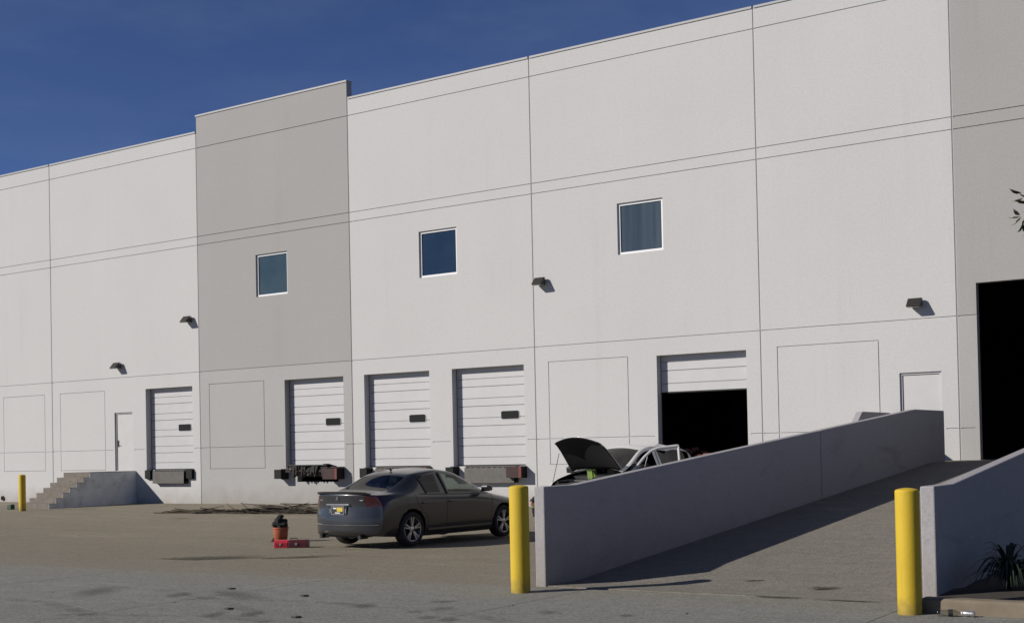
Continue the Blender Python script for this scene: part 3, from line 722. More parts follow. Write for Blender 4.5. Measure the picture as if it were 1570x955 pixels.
# ------------------------------------------------------------------ bucket, toolbox, litter
bx, by = -18.30, -11.62; bz = gz(bx, by)
e = empty('bucket', (bx, by, bz), label='orange plastic bucket with a black lump on top beside the red toolbox', cat='bucket')
b = MB(); b.lathe([(.125, 0), (.135, .06), (.137, .062), (.155, .25), (.168, .252), (.168, .275), (.158, .275), (.13, .03), (0, .03)], (bx, by, bz + .02), 32); b.build('body', M['orange'], e, smooth=True)
b = MB(); b.tube([(bx + .168 * math.cos(a), by + .168 * math.sin(a) * .6 - .10 * math.sin(a), bz + .27 - .12 * math.sin(a)) for a in [PI * k / 12 for k in range(13)]], .004, 6); b.build('handle', M['steel'], e)
b = MB(); b.lathe([(.21, 0), (.215, .025), (.12, .03), (.0, .03)], (bx + .02, by, bz), 24); b.build('base_rim', M['rust'], e, smooth=True)
# black rag heap in the bucket
def lump(name, c, r, mat, parent=None, seed=0, sub=3, amp=.25, loc=None):
    bm = bmesh.new(); bmesh.ops.create_icosphere(bm, subdivisions=sub, radius=1)
    for v in bm.verts:
        n_ = noise.noise(v.co * 1.7 + Vector((seed, 0, 0))) * amp + noise.noise(v.co * 4 + Vector((0, seed, 0))) * amp * .5
        v.co = Vector((v.co.x * r[0], v.co.y * r[1], v.co.z * r[2])) * (1 + n_)
    me = bpy.data.meshes.new(name); bm.to_mesh(me); bm.free(); me.materials.append(mat)
    for p in me.polygons: p.use_smooth = True
    o = bpy.data.objects.new(name, me); C.objects.link(o)
    if parent: o.parent = parent; o.location = Vector(c) - Vector(root(parent).location)
    else: o.location = c
    return o
tag(lump('rag_heap', (bx, by, bz + .36), (.15, .15, .13), M['blackcloth'], None, 2, 4, .5), 'black crumpled rags heaped in the orange bucket', 'rags')
o = tag(lump('cloth_knot', (bx + .0, by, bz + .51), (.06, .06, .04), M['blackcloth'], None, 5, 3, .6), 'small black cloth knot crowning the rag heap', 'cloth')
tag(lump('dirt_clod', (bx - .20, by - .02, bz + .03), (.05, .05, .045), M['brick2'], None, 9, 2, .5), 'small pinkish clod lying left of the orange bucket', 'rubble')
tx, ty = -16.78, -12.92; tz = gz(tx, ty)
e = empty('toolbox', (tx, ty, tz), a0, 'red toolbox lying on the ground before the orange bucket', 'toolbox')
b = MB(); L, W_, H = .30, .15, .145
b.prism([(-W_, .0), (W_, .0), (W_, .10), (W_ - .05, H), (-W_ + .05, H), (-W_, .10)], -L, -.03, axis=0); b.build('front_half', M['redbox'], e, world=False, bevel=.012)
b = MB(); b.prism([(-W_, .0), (W_, .0), (W_, .10), (W_ - .05, H), (-W_ + .05, H), (-W_, .10)], -.028, L + .03, axis=0); b.build('rear_half', M['reddark'], e, world=False, bevel=.012)
b = MB()
for k in range(6): b.box(-.27 + .04 * k, -.255 + .04 * k, -W_ - .004, -W_ + .01, .03, .10)
b.build('ribs', M['redbox'], e, world=False)
b = MB(); b.box(-.20, -.16, -W_ - .012, -W_ + .002, .055, .095); b.box(.10, .14, -W_ - .012, -W_ + .002, .055, .095); b.build('latch', M['chrome'], e, world=False)
b = MB(); b.tube([(-.02, 0, H), (-.02, 0, H + .03), (.12, 0, H + .03), (.12, 0, H)], .008, 6); b.build('handle', M['black'], e, world=False)
# green item by the stairs
b = MB(); b.box(-38.02, -37.80, -4.32, -4.16, gz(-37.9, -4.2), gz(-37.9, -4.2) + .17); o = b.build('utility_box', M['green'], loc=(-37.9, -4.24, -.06), bevel=.02); tag(o, 'small dark green box on the ground before the concrete steps', 'box')
# bottle and crushed can against the curb
lx, ly = -3.17, -18.50
e = empty('plastic_bottle', (lx, ly, .009), .25, 'clear plastic bottle lying at the planter curb', 'bottle')
b = MB(); b.lathe([(0, -.11), (.028, -.108), (.032, -.10), (.030, -.03), (.033, -.01), (.033, .05), (.012, .085), (.012, .10), (0, .101)], (0, 0, .034), 20, 'x'); b.build('body', M['plastic'], e, world=False, smooth=True)
b = MB(); b.lathe([(0, .098), (.0145, .098), (.0145, .112), (0, .112)], (0, 0, .034), 16, 'x'); b.build('cap', M['cap'], e, world=False)
b = MB(); b.lathe([(.0335, -.012), (.0335, .03)], (0, 0, .034), 20, 'x'); b.build('paper_label', M['black'], e, world=False)
b = MB(); b.lathe([(0, -.05), (.026, -.048), (.031, -.035), (.022, 0), (.031, .03), (.026, .045), (0, .046)], (-3.0, -18.46, .04), 14, 'x'); o = b.build('crushed_can', M['can'], loc=(-3.0, -18.46, .01), smooth=True); tag(o, 'crushed silver drink can right of the plastic bottle', 'can')

# ------------------------------------------------------------------ planter with agapanthus, tree
b = MB(); cy0, cy1 = -18.36, -18.18
b.prism([(cy0, -.1), (cy0 + .015, .13), (cy0 + .04, .15), (cy1, .15), (cy1, -.1)], -3.47, 9, axis=0); o = b.build('planter_curb', M['curb'], bevel=.008); tag(o, 'low tan concrete curb round the planting bed', 'curb')
b = MB(); xs = [-3.48 + .5 * i for i in range(26)]; ys_ = [-18.19 + .5 * i for i in range(24)]
b.add([(x, y, .10 + .03 * noise.noise(Vector((x * 2, y * 2, 0)))) for y in ys_ for x in xs], [(j * 26 + i, j * 26 + i + 1, (j + 1) * 26 + i + 1, (j + 1) * 26 + i) for j in range(23) for i in range(25)])
tag(b.build('planting_bed', M['soil'], fixn=False, smooth=True), 'dark soil bed beside the right ramp wall', kind='structure')
rnd = random.Random(21)
def agap(x, y, n, h, label):
    e = empty('agapanthus', (x, y, .1), label=label, cat='plant', group='strap leaved plants in the bed')
    for k in range(n):
        b = MB(); a = rnd.uniform(0, 2 * PI); out = rnd.uniform(.15, .5) * h * 1.5; hh = h * rnd.uniform(.6, 1.1) ; wd = rnd.uniform(.012, .022)
        d = Vector((math.cos(a), math.sin(a), 0)); s_ = Vector((-d.y, d.x, 0)); pts = []
        for i in range(8):
            t = i / 7; p = Vector((x, y, .1)) + d * (out * t ** 1.3) + Vector((0, 0, hh * (1.65 * t - (1.05 + .5 * (out > .3)) * t * t)))
            ww = wd * (1 - t ** 2.5) + .001; pts += [p - s_ * ww, p + Vector((0, 0, -ww * .4)), p + s_ * ww]
        b.add(pts, [(i * 3 + j, i * 3 + j + 1, i * 3 + j + 4, i * 3 + j + 3) for i in range(7) for j in (0, 1)])
        b.build('leaf', M['agap'], e, smooth=True, fixn=False)
agap(-3.02, -16.75, 110, .66, 'nearest strap leaved plant behind the curb at the right edge')
agap(-2.62, -16.35, 100, .72, 'strap leaved plant deeper in the bed beside the ramp wall')
agap(-2.15, -16.75, 80, .66, 'strap leaved plant furthest right in the bed')
# tree: trunk outside the frame, a few twigs reach in
def tree(x, y):
    e = empty('tree', (x, y, .1), label='dark leaved tree whose twigs hang in at the right edge', cat='tree')
    b = MB(); b.tube([(x, y, 0), (x + .03, y, 1.0), (x - .04, y + .05, 2.0), (x, y, 3.0), (x + .1, y, 4.2), (x + .05, y + .1, 5.2)], [.11, .09, .075, .06, .04, .015], 10)
    lb = MB(); rnd = random.Random(31); ends = []
    for k in range(34):
        z0 = rnd.uniform(2.2, 5.0); a = rnd.uniform(0, 2 * PI); l = rnd.uniform(.7, 1.35) * (1.15 - abs(z0 - 3.6) * .3)
        p = Vector((x, y, z0)); pts = [p]
        for s_ in range(4):
            p = p + Vector((math.cos(a) * l / 4, math.sin(a) * l / 4, l / 4 * (.5 - .25 * s_))); a += rnd.uniform(-.3, .3); pts.append(p)
            ends.append((p, a))
        b.tube(pts, [.025, .018, .012, .008, .004], 5)
    # the twig that shows
    T = [Vector((x - .3, y, 3.9)), Vector((-2.1, -18.02, 3.95)), Vector((-2.33, -18.0, 3.86)), Vector((-2.50, -18.0, 3.74))]
    b.tube(T, [.014, .01, .006, .003], 5)
    b.tube([Vector((-2.2, -18.0, 3.92)), Vector((-2.36, -18.0, 3.66)), Vector((-2.42, -17.98, 3.50))], [.008, .005, .003], 5)
    b.build('trunk', M['bark'], e, smooth=True)
    def leaf(p, d, l, w_):
        d = d.normalized(); s_ = d.cross(Vector((rnd.uniform(-.4, .4), rnd.uniform(-.4, .4), 1))).normalized(); n_ = d.cross(s_) * .12 * l
        lb.add([p, p + d * l * .3 + s_ * w_ * .8 + n_, p + d * l * .62 + s_ * w_ * .75 + n_, p + d * l, p + d * l * .62 - s_ * w_ * .75 + n_, p + d * l * .3 - s_ * w_ * .8 + n_, p + d * l * .5], [(0, 1, 6, 5), (1, 2, 6), (2, 3, 4, 6), (4, 5, 6)])
    for p, a in ends:
        for k in range(13):
            d = Vector((math.cos(a) + rnd.gauss(0, .8), math.sin(a) + rnd.gauss(0, .8), rnd.gauss(-.1, .55))); q = p + Vector((rnd.gauss(0, .1), rnd.gauss(0, .1), rnd.gauss(0, .1)))
            if q.x < -2.05 and q.y < -16: continue
            leaf(q, d, rnd.uniform(.07, .13), rnd.uniform(.014, .022))
    r2 = rt
    for (px_, pz_, dx, dz, l) in ((-2.50, 3.95, -.9, .3, .11), (-2.49, 3.90, -.8, -.2, .11), (-2.50, 3.66, -.5, -.8, .09), (-2.44, 3.86, -1, .12, .12), (-2.42, 3.90, -1, .35, .11), (-2.43, 3.80, -.9, -.45, .08), (-2.42, 3.80, -.7, -.7, .08), (-2.52, 3.74, -.75, .75, .08), (-2.52, 3.73, -1, -.05, .11), (-2.51, 3.73, -.75, -.65, .12), (-2.47, 3.72, -.2, -1, .13), (-2.43, 3.80, .2, -1, .12), (-2.45, 3.62, -.45, -.8, .09), (-2.43, 3.58, -.5, -.85, .11), (-2.41, 3.55, -.1, -1, .12), (-2.38, 3.9, .3, .6, .1), (-2.36, 3.7, .7, -.6, .1)):
        leaf(Vector((px_ - .035, -18.0, pz_)), r2 * dx + Vector((0, 0, dz)), l * 1.12, .030)
    lb.build('crown', M['leaf'], e, fixn=False)['kind'] = 'stuff'
tree(-.55, -17.2)
# ------------------------------------------------------------------ cars
def make_car(e, st, WB, paint, P, quarter=False, glassm='tintglass', side_sat=None):
    """st: stations front to rear (y, k, [(w, z) x 9]); rings 1..9 from sill to roof centre; returns dict of parts"""
    names = ['body', 'bonnet', 'boot_lid', 'front_door', 'front_door', 'rear_door', 'rear_door', 'windscreen', 'rear_window',
             'side_window', 'side_window', 'side_window', 'side_window', 'front_bumper', 'rear_bumper', 'wheel_well', 'taillight', 'taillight', 'headlight', 'headlight', 'underbody']
    NM = len(names)
    nr = 9; full = 2 * nr - 1
    V = []; F = []; MI = []
    idx = {}
    def yoff(k, x, wmax): return -k * (abs(x) / wmax) ** 2.6
    for s_, (y, k, pr) in enumerate(st):
        for r in range(full):
            i = r if r < nr else full - 1 - r; sg = 1 if r < nr else -1
            w_, z = pr[i][:2]; x = w_ * sg; dy = pr[i][2] if len(pr[i]) > 2 else 0
            idx[s_, r] = len(V); V.append((x, y + yoff(k, x, .9) + dy, z))
    def matf(s_, i, right):   # i: ring interval 0..7
        q = 0 if right else 1
        n = st_names[s_]
        if i in (0,): return 0
        if n == 'nose': return 13 if i < 3 else ((18 + q) if i == 3 else (1 if i >= 5 else 0))
        if n == 'fender': return 0 if i < 5 else 1
        if n == 'hood': return 0 if i < 5 else 1
        if n == 'ws':                                      # windscreen bay
            if i >= 6: return 7
            if i == 4: return 9 + q
            if i in (1, 2, 3): return 3 + q
        if n == 'fdoor':
            if i == 4: return 9 + q
            if i in (1, 2, 3): return 3 + q
        if n == 'bpil':
            if i in (1, 2, 3): return 3 + q
            return 0
        if n == 'rdoor':
            if i == 4: return 11 + q
            if i in (1, 2, 3): return 5 + q
        if n in ('rdoor2', 'rw') and i == 4 and quarter: return 11 + q
        if n == 'rdoor2':
            if i in (2, 3): return 5 + q
            return 0
        if n == 'rw': return 8 if i >= 6 else 0
        if n == 'deck': return 2 if i >= 5 else 0
        if n == 'tail': return 14 if i < 2 else ((16 + q) if i == 3 else (2 if i >= 5 else (16 + q if i == 3 else 0)))
        return 0
    ns = len(st)
    for s_ in range(ns - 1):
        for r in range(full - 1):
            i = r if r < nr - 1 else full - 2 - r; right = r < nr - 1
            F.append((idx[s_, r], idx[s_, r + 1], idx[s_ + 1, r + 1], idx[s_ + 1, r])); MI.append(matf(s_, i, right))
    # bottom grid + caps
    ncol = full - 1 - 8  # columns between r5R..r5L  (ring index 4 .. full-5)
    def row(s_, r):      # vertices across the car at ring level r (0..4), right to left
        y, k, pr = st[s_]; w_, z = pr[r][:2]; dy = pr[r][2] if len(pr[r]) > 2 else 0
        out = [idx[s_, r]]
        for c_ in range(1, ncol):
            xx = V[idx[s_, 4 + c_]][0] / pr[4][0] * w_
            out.append(len(V)); V.append((xx, y + yoff(k, xx, .9) + dy, z))
        out.append(idx[s_, full - 1 - r]); return out
    bottoms = []
    for s_ in range(ns):
        cap = s_ in (0, ns - 1)
        r0 = row(s_, 0); bottoms.append(r0)
        if cap:
            rows = [r0] + [row(s_, r) for r in (1, 2, 3)] + [[idx[s_, 4 + c_] for c_ in range(ncol + 1)]]
            for a_ in range(4):
                for c_ in range(ncol):
                    F.append((rows[a_][c_], rows[a_][c_ + 1], rows[a_ + 1][c_ + 1], rows[a_ + 1][c_]))
                    if s_ == 0: mi_ = 13 if a_ < 3 else (18 if c_ <= 1 else 19 if c_ >= ncol - 2 else 0)
                    else: mi_ = 14 if a_ < 2 else (2 if a_ < 3 else (16 if c_ <= 1 else 17 if c_ >= ncol - 2 else 2))
                    MI.append(mi_)
    for s_ in range(ns - 1):
        for c_ in range(ncol):
            F.append((bottoms[s_][c_], bottoms[s_ + 1][c_], bottoms[s_ + 1][c_ + 1], bottoms[s_][c_ + 1])); MI.append(20)
    me = bpy.data.meshes.new('cage'); me.from_pydata(V, [], F); me.polygons.foreach_set('material_index', MI)
    bm = bmesh.new(); bm.from_mesh(me); bmesh.ops.recalc_face_normals(bm, faces=bm.faces)
    cl = bm.edges.layers.float.new('crease_edge')
    for ed in bm.edges:
        v1, v2 = ed.verts
        if abs(v1.co.z - v2.co.z) < .2:
            for s_ in range(ns):
                pass
    # sharpen the belt line and the sill
    belt = {idx[s_, r]: 1 for s_ in range(ns) for r in (4, full - 5)}
    rail = {idx[s_, r]: 1 for s_ in range(ns) for r in (5, 6, full - 6, full - 7)}
    sill = {idx[s_, r]: 1 for s_ in range(ns) for r in (0, full - 1)}
    crease3 = {idx[s_, r]: 1 for s_ in range(ns) for r in (3, full - 4)}
    bm.verts.ensure_lookup_table()
    for ed in bm.edges:
        a_, b_ = ed.verts[0].index, ed.verts[1].index
        if a_ in belt and b_ in belt and abs(ed.verts[0].co.x - ed.verts[1].co.x) < .25: ed[cl] = .35
        if a_ in rail and b_ in rail: ed[cl] = max(ed[cl], .25)
        if a_ in sill and b_ in sill: ed[cl] = .6
        if a_ in crease3 and b_ in crease3: ed[cl] = .3
    # tail lip crease
    for ed in bm.edges:
        a_, b_ = ed.verts[0].index, ed.verts[1].index
        top = [idx[ns - 1, r] for r in range(4, full - 4)]
        if a_ in top and b_ in top: ed[cl] = .75
    bm.to_mesh(me); bm.free()
    for n in names: me.materials.append(P[n])
    cage = bpy.data.objects.new('cage', me); C.objects.link(cage)
    sd_ = cage.modifiers.new('s', 'SUBSURF'); sd_.levels = 3; sd_.render_levels = 3
    cut = MB()
    for ax in (WB / 2, -WB / 2):
        for sg in (1, -1):
            n = 40; x0, x1 = sorted((sg * .56, sg * 1.2)); R_ = P['arch']
            zc = P['wr'] + .01
            cut.add([(x, ax + R_ * math.cos(2 * PI * k / n), zc + R_ * math.sin(2 * PI * k / n)) for x in (x0, x1) for k in range(n)],
                    [tuple(range(n))[::-1], tuple(range(n, 2 * n))] + [(k, (k + 1) % n, n + (k + 1) % n, n + k) for k in range(n)], 15)
    cme = bpy.data.meshes.new('cutter'); cme.from_pydata(cut.v, [], cut.f); 
    for n in names: cme.materials.append(P[n])
    cme.polygons.foreach_set('material_index', cut.mi)
    bm = bmesh.new(); bm.from_mesh(cme); bmesh.ops.recalc_face_normals(bm, faces=bm.faces); bm.to_mesh(cme); bm.free()
    co = bpy.data.objects.new('cutter', cme); C.objects.link(co)
    bo = cage.modifiers.new('b', 'BOOLEAN'); bo.operation = 'DIFFERENCE'; bo.object = co; bo.solver = 'EXACT'
    dg = bpy.context.evaluated_depsgraph_get(); dg.update(); ev = cage.evaluated_get(dg); em = ev.to_mesh()
    vs = [v.co.copy() for v in em.vertices]; polys = [(tuple(p.vertices), p.material_index) for p in em.polygons]
    nrm = [v.normal.copy() for v in em.vertices]
    bvh = BVHTree.FromPolygons(vs, [p for p, _ in polys])
    ev.to_mesh_clear()
    bpy.data.objects.remove(cage); bpy.data.objects.remove(co)
    parts = {}
    for mi in range(NM):
        fs = [p for p, q in polys if q == mi]
        if not fs: continue
        if mi == 15:
            for sx_ in (1, -1):
                for sy_ in (1, -1):
                    ff_ = [f for f in fs if vs[f[0]].x * sx_ > 0 and vs[f[0]].y * sy_ > 0]
                    us = sorted({i for f in ff_ for i in f}); mq = {v: i for i, v in enumerate(us)}
                    pm = bpy.data.meshes.new('wheel_well'); pm.from_pydata([vs[i] for i in us], [], [tuple(mq[i] for i in f) for f in ff_]); pm.materials.append(P['wheel_well'])
                    o = bpy.data.objects.new('wheel_well', pm); C.objects.link(o); o.parent = e
            continue
        used = sorted({i for f in fs for i in f}); mp = {v: i for i, v in enumerate(used)}
        pm = bpy.data.meshes.new(names[mi]); pm.from_pydata([vs[i] for i in used], [], [tuple(mp[i] for i in f) for f in fs])
        pm.materials.append(P[names[mi]])
        for p in pm.polygons: p.use_smooth = True
        pm.normals_split_custom_set_from_vertices([nrm[i] for i in used]) if mi not in (15,) else None
        o = bpy.data.objects.new(names[mi], pm); C.objects.link(o); o.parent = e
        parts[mi] = o
    return parts, bvh

def ribbon(bvh, pts, w_=.006, lift=.0012, b=None, side=1):
    """dark shut-line laid along (y, z) points on the car's flank, with its own width"""
    P_ = []
    for (y, z) in pts:
        h = bvh.ray_cast(Vector((side * 2, y, z)), Vector((-side, 0, 0)))
        if h[0] is not None: P_.append((h[0] + h[1] * lift * (1 if h[1].x * side > 0 else -1), h[1]))
    if len(P_) > 1: b.tube([p for p, _ in P_], w_ / 2, 4)
def densify(pts, n=8):
    out = []
    for a_, c_ in zip(pts, pts[1:]):
        for i in range(n): out.append((a_[0] + (c_[0] - a_[0]) * i / n, a_[1] + (c_[1] - a_[1]) * i / n))
    return out + [pts[-1]]

def wheel(e, x, y, r, wd, side, spokes=5):
    """tyre with a rim of twin spokes; side = +1 right, -1 left"""
    w0 = empty('wheel', (x, y, r)); w0.parent = e
    rr = r * .70
    b = MB(); h = wd / 2
    b.lathe([(rr, -h * .86), (r * .86, -h), (r * .97, -h * .8), (r, -h * .45), (r, h * .45), (r * .97, h * .8), (r * .86, h), (rr, h * .86), (rr * .97, 0)], (0, 0, 0), 48, 'x', closed=True)
    b.build('tyre', M['tyre'], w0, world=False, smooth=True)
    b = MB(); o_ = side * h
    b.lathe([(rr * 1.01, o_ * .84), (rr * .985, o_ * .90), (rr * .95, o_ * .86), (rr * .92, o_ * .4), (rr * .90, -o_ * .8), (rr * 1.0, -o_ * .82)], (0, 0, 0), 48, 'x', closed=True)
    for k in range(spokes):
        for dk in (-.16, .16):
            a = 2 * PI * (k + .25) / spokes
            p0 = Vector((o_ * .70, math.cos(a + dk * .5) * rr * .22, math.sin(a + dk * .5) * rr * .22)); p1 = Vector((o_ * .80, math.cos(a + dk) * rr * .95, math.sin(a + dk) * rr * .95))
            t = Vector((0, -math.sin(a), math.cos(a))); nx = Vector((side, 0, 0)); ws_ = rr * .075
            q = []
            for p, ww in ((p0, ws_ * 1.3), (p1, ws_)): q += [p - t * ww - nx * .02, p + t * ww - nx * .02, p + t * ww * .6 + nx * .012, p - t * ww * .6 + nx * .012]
            b.add(q, [(0, 1, 2, 3), (7, 6, 5, 4), (0, 4, 5, 1), (1, 5, 6, 2), (2, 6, 7, 3), (3, 7, 4, 0)])
    b.lathe([(0, o_ * .60), (rr * .24, o_ * .60), (rr * .25, o_ * .72), (rr * .14, o_ * .80), (0, o_ * .82)], (0, 0, 0), 24, 'x')
    b.build('rim', M['alloy'], w0, world=False, smooth=True)
    b = MB(); b.lathe([(0, -o_ * .1), (rr * .78, -o_ * .1), (rr * .78, o_ * .12), (0, o_ * .12)], (0, 0, 0), 32, 'x'); b.build('brake_disc', M['bsteel'], w0, world=False, smooth=True)
def seat(e, x, y, z, h=.62):
    b = MB(); b.box(x - .25, x + .25, y - .25, y + .25, z - .12, z); b.prism([(y - .28, z), (y - .16, z), (y - .30, z + h), (y - .40, z + h)], x - .24, x + .24, axis=0)
    b.prism([(y - .32, z + h + .03), (y - .40, z + h + .03), (y - .42, z + h + .18), (y - .34, z + h + .18)], x - .12, x + .12, axis=0)
    b.box(x - .05, x + .05, y - .38, y - .34, z + h, z + h + .04)
    return b.build('seat', M['seatfab'], e, world=False, bevel=.03)
def cabin(e, yc, belt, w_=.62, roofz=1.3):
    b = MB(); b.prism([(yc + .95, belt - .35), (yc + .62, belt - .30), (yc + .60, belt - .05), (yc + .78, belt + .02), (yc + 1.05, belt - .04)], -w_ - .1, w_ + .1, axis=0); b.build('dashboard', M['black'], e, world=False, bevel=.02)
    b = MB(); sy, sz = yc + .50, belt - .02; n = 24
    ring = [(-.36 + .185 * math.cos(2 * PI * k / n), sy + .06 * math.sin(2 * PI * k / n), sz + .175 * math.sin(2 * PI * k / n)) for k in range(n + 1)]
    b.tube(ring, .016, 8); b.tube([(-.36, sy + .12, sz - .06), (-.36, sy, sz)], .04, 8); b.tube([(-.54, sy, sz), (-.18, sy, sz)], .015, 6); b.build('steering_wheel', M['black'], e, world=False, smooth=True)
    for x in (-.36, .36): seat(e, x, yc + .02, .52 * belt, belt * .70)
    b = MB(); yb = yc - .95; b.box(-w_, w_, yb - .3, yb + .25, .38 * belt, .50 * belt); b.prism([(yb - .30, .5 * belt), (yb - .15, .5 * belt), (yb - .32, belt + .12), (yb - .44, belt + .12)], -w_, w_, axis=0); b.build('rear_seat', M['seatfab'], e, world=False, bevel=.03)

# --- charcoal sedan
SX, SY, SH = -15.41, -10.51, -4.47
sg_ = (gz(SX, SY) + gz(SX, SY - 1.3)) / 2
car = empty('parked_car', (SX, SY, -.118), math.radians(SH), 'charcoal grey four door sedan parked facing the docks', 'car')
R9 = lambda *a: list(a)
sedan = [
 (2.31, .34, R9((.74, .22), (.80, .33), (.82, .48), (.80, .60, -.02), (.76, .66, -.05), (.60, .69, -.06), (.50, .70, -.06), (.26, .715, -.04), (0, .72, -.03))),
 (2.05, .22, R9((.80, .19), (.87, .30), (.895, .50), (.88, .65), (.80, .715), (.64, .745), (.54, .755), (.28, .775), (0, .785))),
 (1.72, .06, R9((.82, .18), (.895, .28), (.915, .52), (.90, .72), (.82, .785), (.68, .815), (.56, .83), (.30, .85), (0, .86))),
 (1.05, .0, R9((.82, .17), (.895, .27), (.915, .54), (.902, .80), (.84, .875), (.73, .905), (.67, .925), (.35, .955), (0, .965))),
 (.62, .0, R9((.82, .17), (.89, .26), (.915, .54), (.904, .83), (.855, .915), (.705, 1.085), (.645, 1.115), (.35, 1.155), (0, 1.17))),
 (.12, .0, R9((.82, .17), (.89, .26), (.915, .55), (.905, .85), (.86, .935), (.640, 1.325), (.585, 1.360), (.32, 1.395), (0, 1.41))),
 (-.34, .0, R9((.82, .17), (.89, .26), (.915, .56), (.907, .865), (.86, .945), (.622, 1.378), (.565, 1.412), (.31, 1.437), (0, 1.445))),
 (-.44, .0, R9((.82, .17), (.89, .26), (.915, .56), (.907, .870), (.86, .95), (.620, 1.378), (.563, 1.412), (.31, 1.437), (0, 1.445))),
 (-.98, .0, R9((.82, .17), (.89, .26), (.915, .57), (.907, .890), (.855, .965), (.622, 1.325), (.565, 1.365), (.31, 1.40), (0, 1.41))),
 (-1.20, .0, R9((.82, .18), (.89, .27), (.915, .58), (.907, .90), (.85, .975), (.640, 1.240), (.578, 1.290), (.32, 1.335), (0, 1.35))),
 (-1.52, .0, R9((.82, .19), (.885, .29), (.91, .60), (.900, .905), (.835, .985), (.690, 1.10), (.625, 1.135), (.34, 1.175), (0, 1.19))),
 (-1.84, .04, R9((.81, .21), (.88, .31), (.90, .61), (.885, .905), (.81, .985), (.70, 1.01), (.62, 1.025), (.34, 1.035), (0, 1.04))),
 (-2.20, -.08, R9((.80, .23), (.87, .33), (.89, .60), (.870, .79), (.79, .975), (.70, .995), (.60, 1.008), (.32, 1.018), (0, 1.022))),
 (-2.44, -.36, R9((.76, .25), (.84, .36), (.855, .58), (.835, .755, .03), (.765, .965, .03), (.68, .990, .02), (.58, 1.002, .02), (.30, 1.012, .02), (0, 1.016, .02))),
]
st_names = ['nose', 'fender', 'hood', 'ws', 'ws', 'fdoor', 'bpil', 'rdoor', 'rdoor2', 'rw', 'rw', 'deck', 'tail']
gp = M['graypaint']
PM = dict(body=gp, bonnet=gp, boot_lid=gp, front_door=gp, rear_door=gp, windscreen=M['carglass'], rear_window=M['tintglass'], side_window=M['carglass'], front_bumper=gp, rear_bumper=gp,
          wheel_well=M['blacktrim'], taillight=M['taillight'], headlight=M['headlight'], underbody=M['blacktrim'], arch=.365, wr=.32)
parts, bvh = make_car(car, sedan, 2.74, 'graypaint', PM)
parts[11].data.materials[0] = M['tintglass']; parts[12].data.materials[0] = M['tintglass']
for sx in (1, -1):
    for ya in (1.37, -1.37): wheel(car, sx * .80, ya, .325, .225, sx)
cabin(car, .05, .93)
# shut lines, handles, trim
for sd_n in (1, -1):
    b = MB()
    ribbon(bvh, densify([(1.02, .88), (.98, .70), (.96, .45), (.90, .27)]), b=b, side=sd_n)
    ribbon(bvh, densify([(-.39, .93), (-.40, .60), (-.42, .27)]), b=b, side=sd_n)
    ribbon(bvh, densify([(-1.25, .95), (-1.22, .80), (-1.02, .62), (-.93, .45), (-.90, .27)]), b=b, side=sd_n)
    ribbon(bvh, densify([(.90, .27), (-.90, .27)]), b=b, side=sd_n)
    b.build('door_gaps', M['blacktrim'], car, world=False)
    b = MB(); ribbon(bvh, densify([(.93, .905), (.1, .925), (-.5, .945), (-1.12, .965)]), w_=.018, b=b, side=sd_n); b.build('belt_trim', M['blacktrim'], car, world=False)
    b = MB(); ribbon(bvh, densify([(-.345, .95), (-.36, 1.15), (-.38, 1.35)]), w_=.05, lift=.001, b=b, side=sd_n); ribbon(bvh, densify([(-.93, .97), (-.95, 1.15), (-.98, 1.30)]), w_=.035, b=b, side=sd_n); b.build('window_pillar', M['blacktrim'], car, world=False)
    b = MB(); ribbon(bvh, densify([(.95, .30), (0, .30), (-.95, .30)]), w_=.05, lift=.006, b=b, side=sd_n); b.build('side_skirt', gp, car, world=False)
    for yh, pi_ in ((-.26, 3), (-1.03, 5)):
        h = bvh.ray_cast(Vector((sd_n * 2, yh, .80)), Vector((-sd_n, 0, 0)))[0]
        b = MB(); x = h.x; b.tube([(x - sd_n * .005, yh + .09, .80), (x + sd_n * .028, yh + .07, .802), (x + sd_n * .03, yh - .07, .802), (x - sd_n * .005, yh - .09, .80)], .013, 8); b.build('handle', gp, parts[pi_ + (0 if sd_n > 0 else 1)], world=False, smooth=True)
    b = MB(); xm = .90 * sd_n
    b.tube([(xm - .04 * sd_n, .70, .955), (xm + .05 * sd_n, .68, .975)], .022, 8); b.build('mirror_arm', M['blacktrim'], car, world=False)
    b = MB(); b.prism([(.62, .95), (.60, 1.05), (.64, 1.08), (.72, 1.07), (.78, 1.02), (.76, .96)], min(xm + .02 * sd_n, xm + .20 * sd_n), max(xm + .02 * sd_n, xm + .20 * sd_n), axis=0); b.build('mirror', gp, car, world=False, bevel=.022, seg=3)
# rear details
def rearpt(x, z): return bvh.ray_cast(Vector((x, -4, z)), Vector((0, 1, 0)))[0].y
b = MB(); yr = rearpt(0, .86)
b.prism([(.29, .80), (.29, .825), (-.29, .825), (-.29, .80)], yr - .022, yr + .01, axis=1); b.build('chrome_strip', M['chrome'], car, world=False, bevel=.004)
b = MB(); yp = rearpt(0, .70); b.prism([(.23, .625), (.23, .79), (-.23, .79), (-.23, .625)], yp - .001, yp + .04, axis=1); b.build('plate_recess', M['blacktrim'], car, world=False)
b = MB()
b.box(-.17, .17, yp - .012, yp - .002, .632, .645); b.box(-.17, .17, yp - .012, yp - .002, .775, .788); b.box(-.17, -.155, yp - .012, yp - .002, .645, .775); b.box(.155, .17, yp - .012, yp - .002, .645, .775)
pf = b.build('number_plate', M['chrome'], car, world=False)
b = MB(); b.box(-.154, .154, yp - .006, yp - .0015, .646, .774); b.build('plate_face', M['black'], pf, world=False)
b = MB(); b.box(-.02, .13, yp - .010, yp - .0065, .69, .765); b.build('plate_sticker', M['plateyel'], pf, world=False)
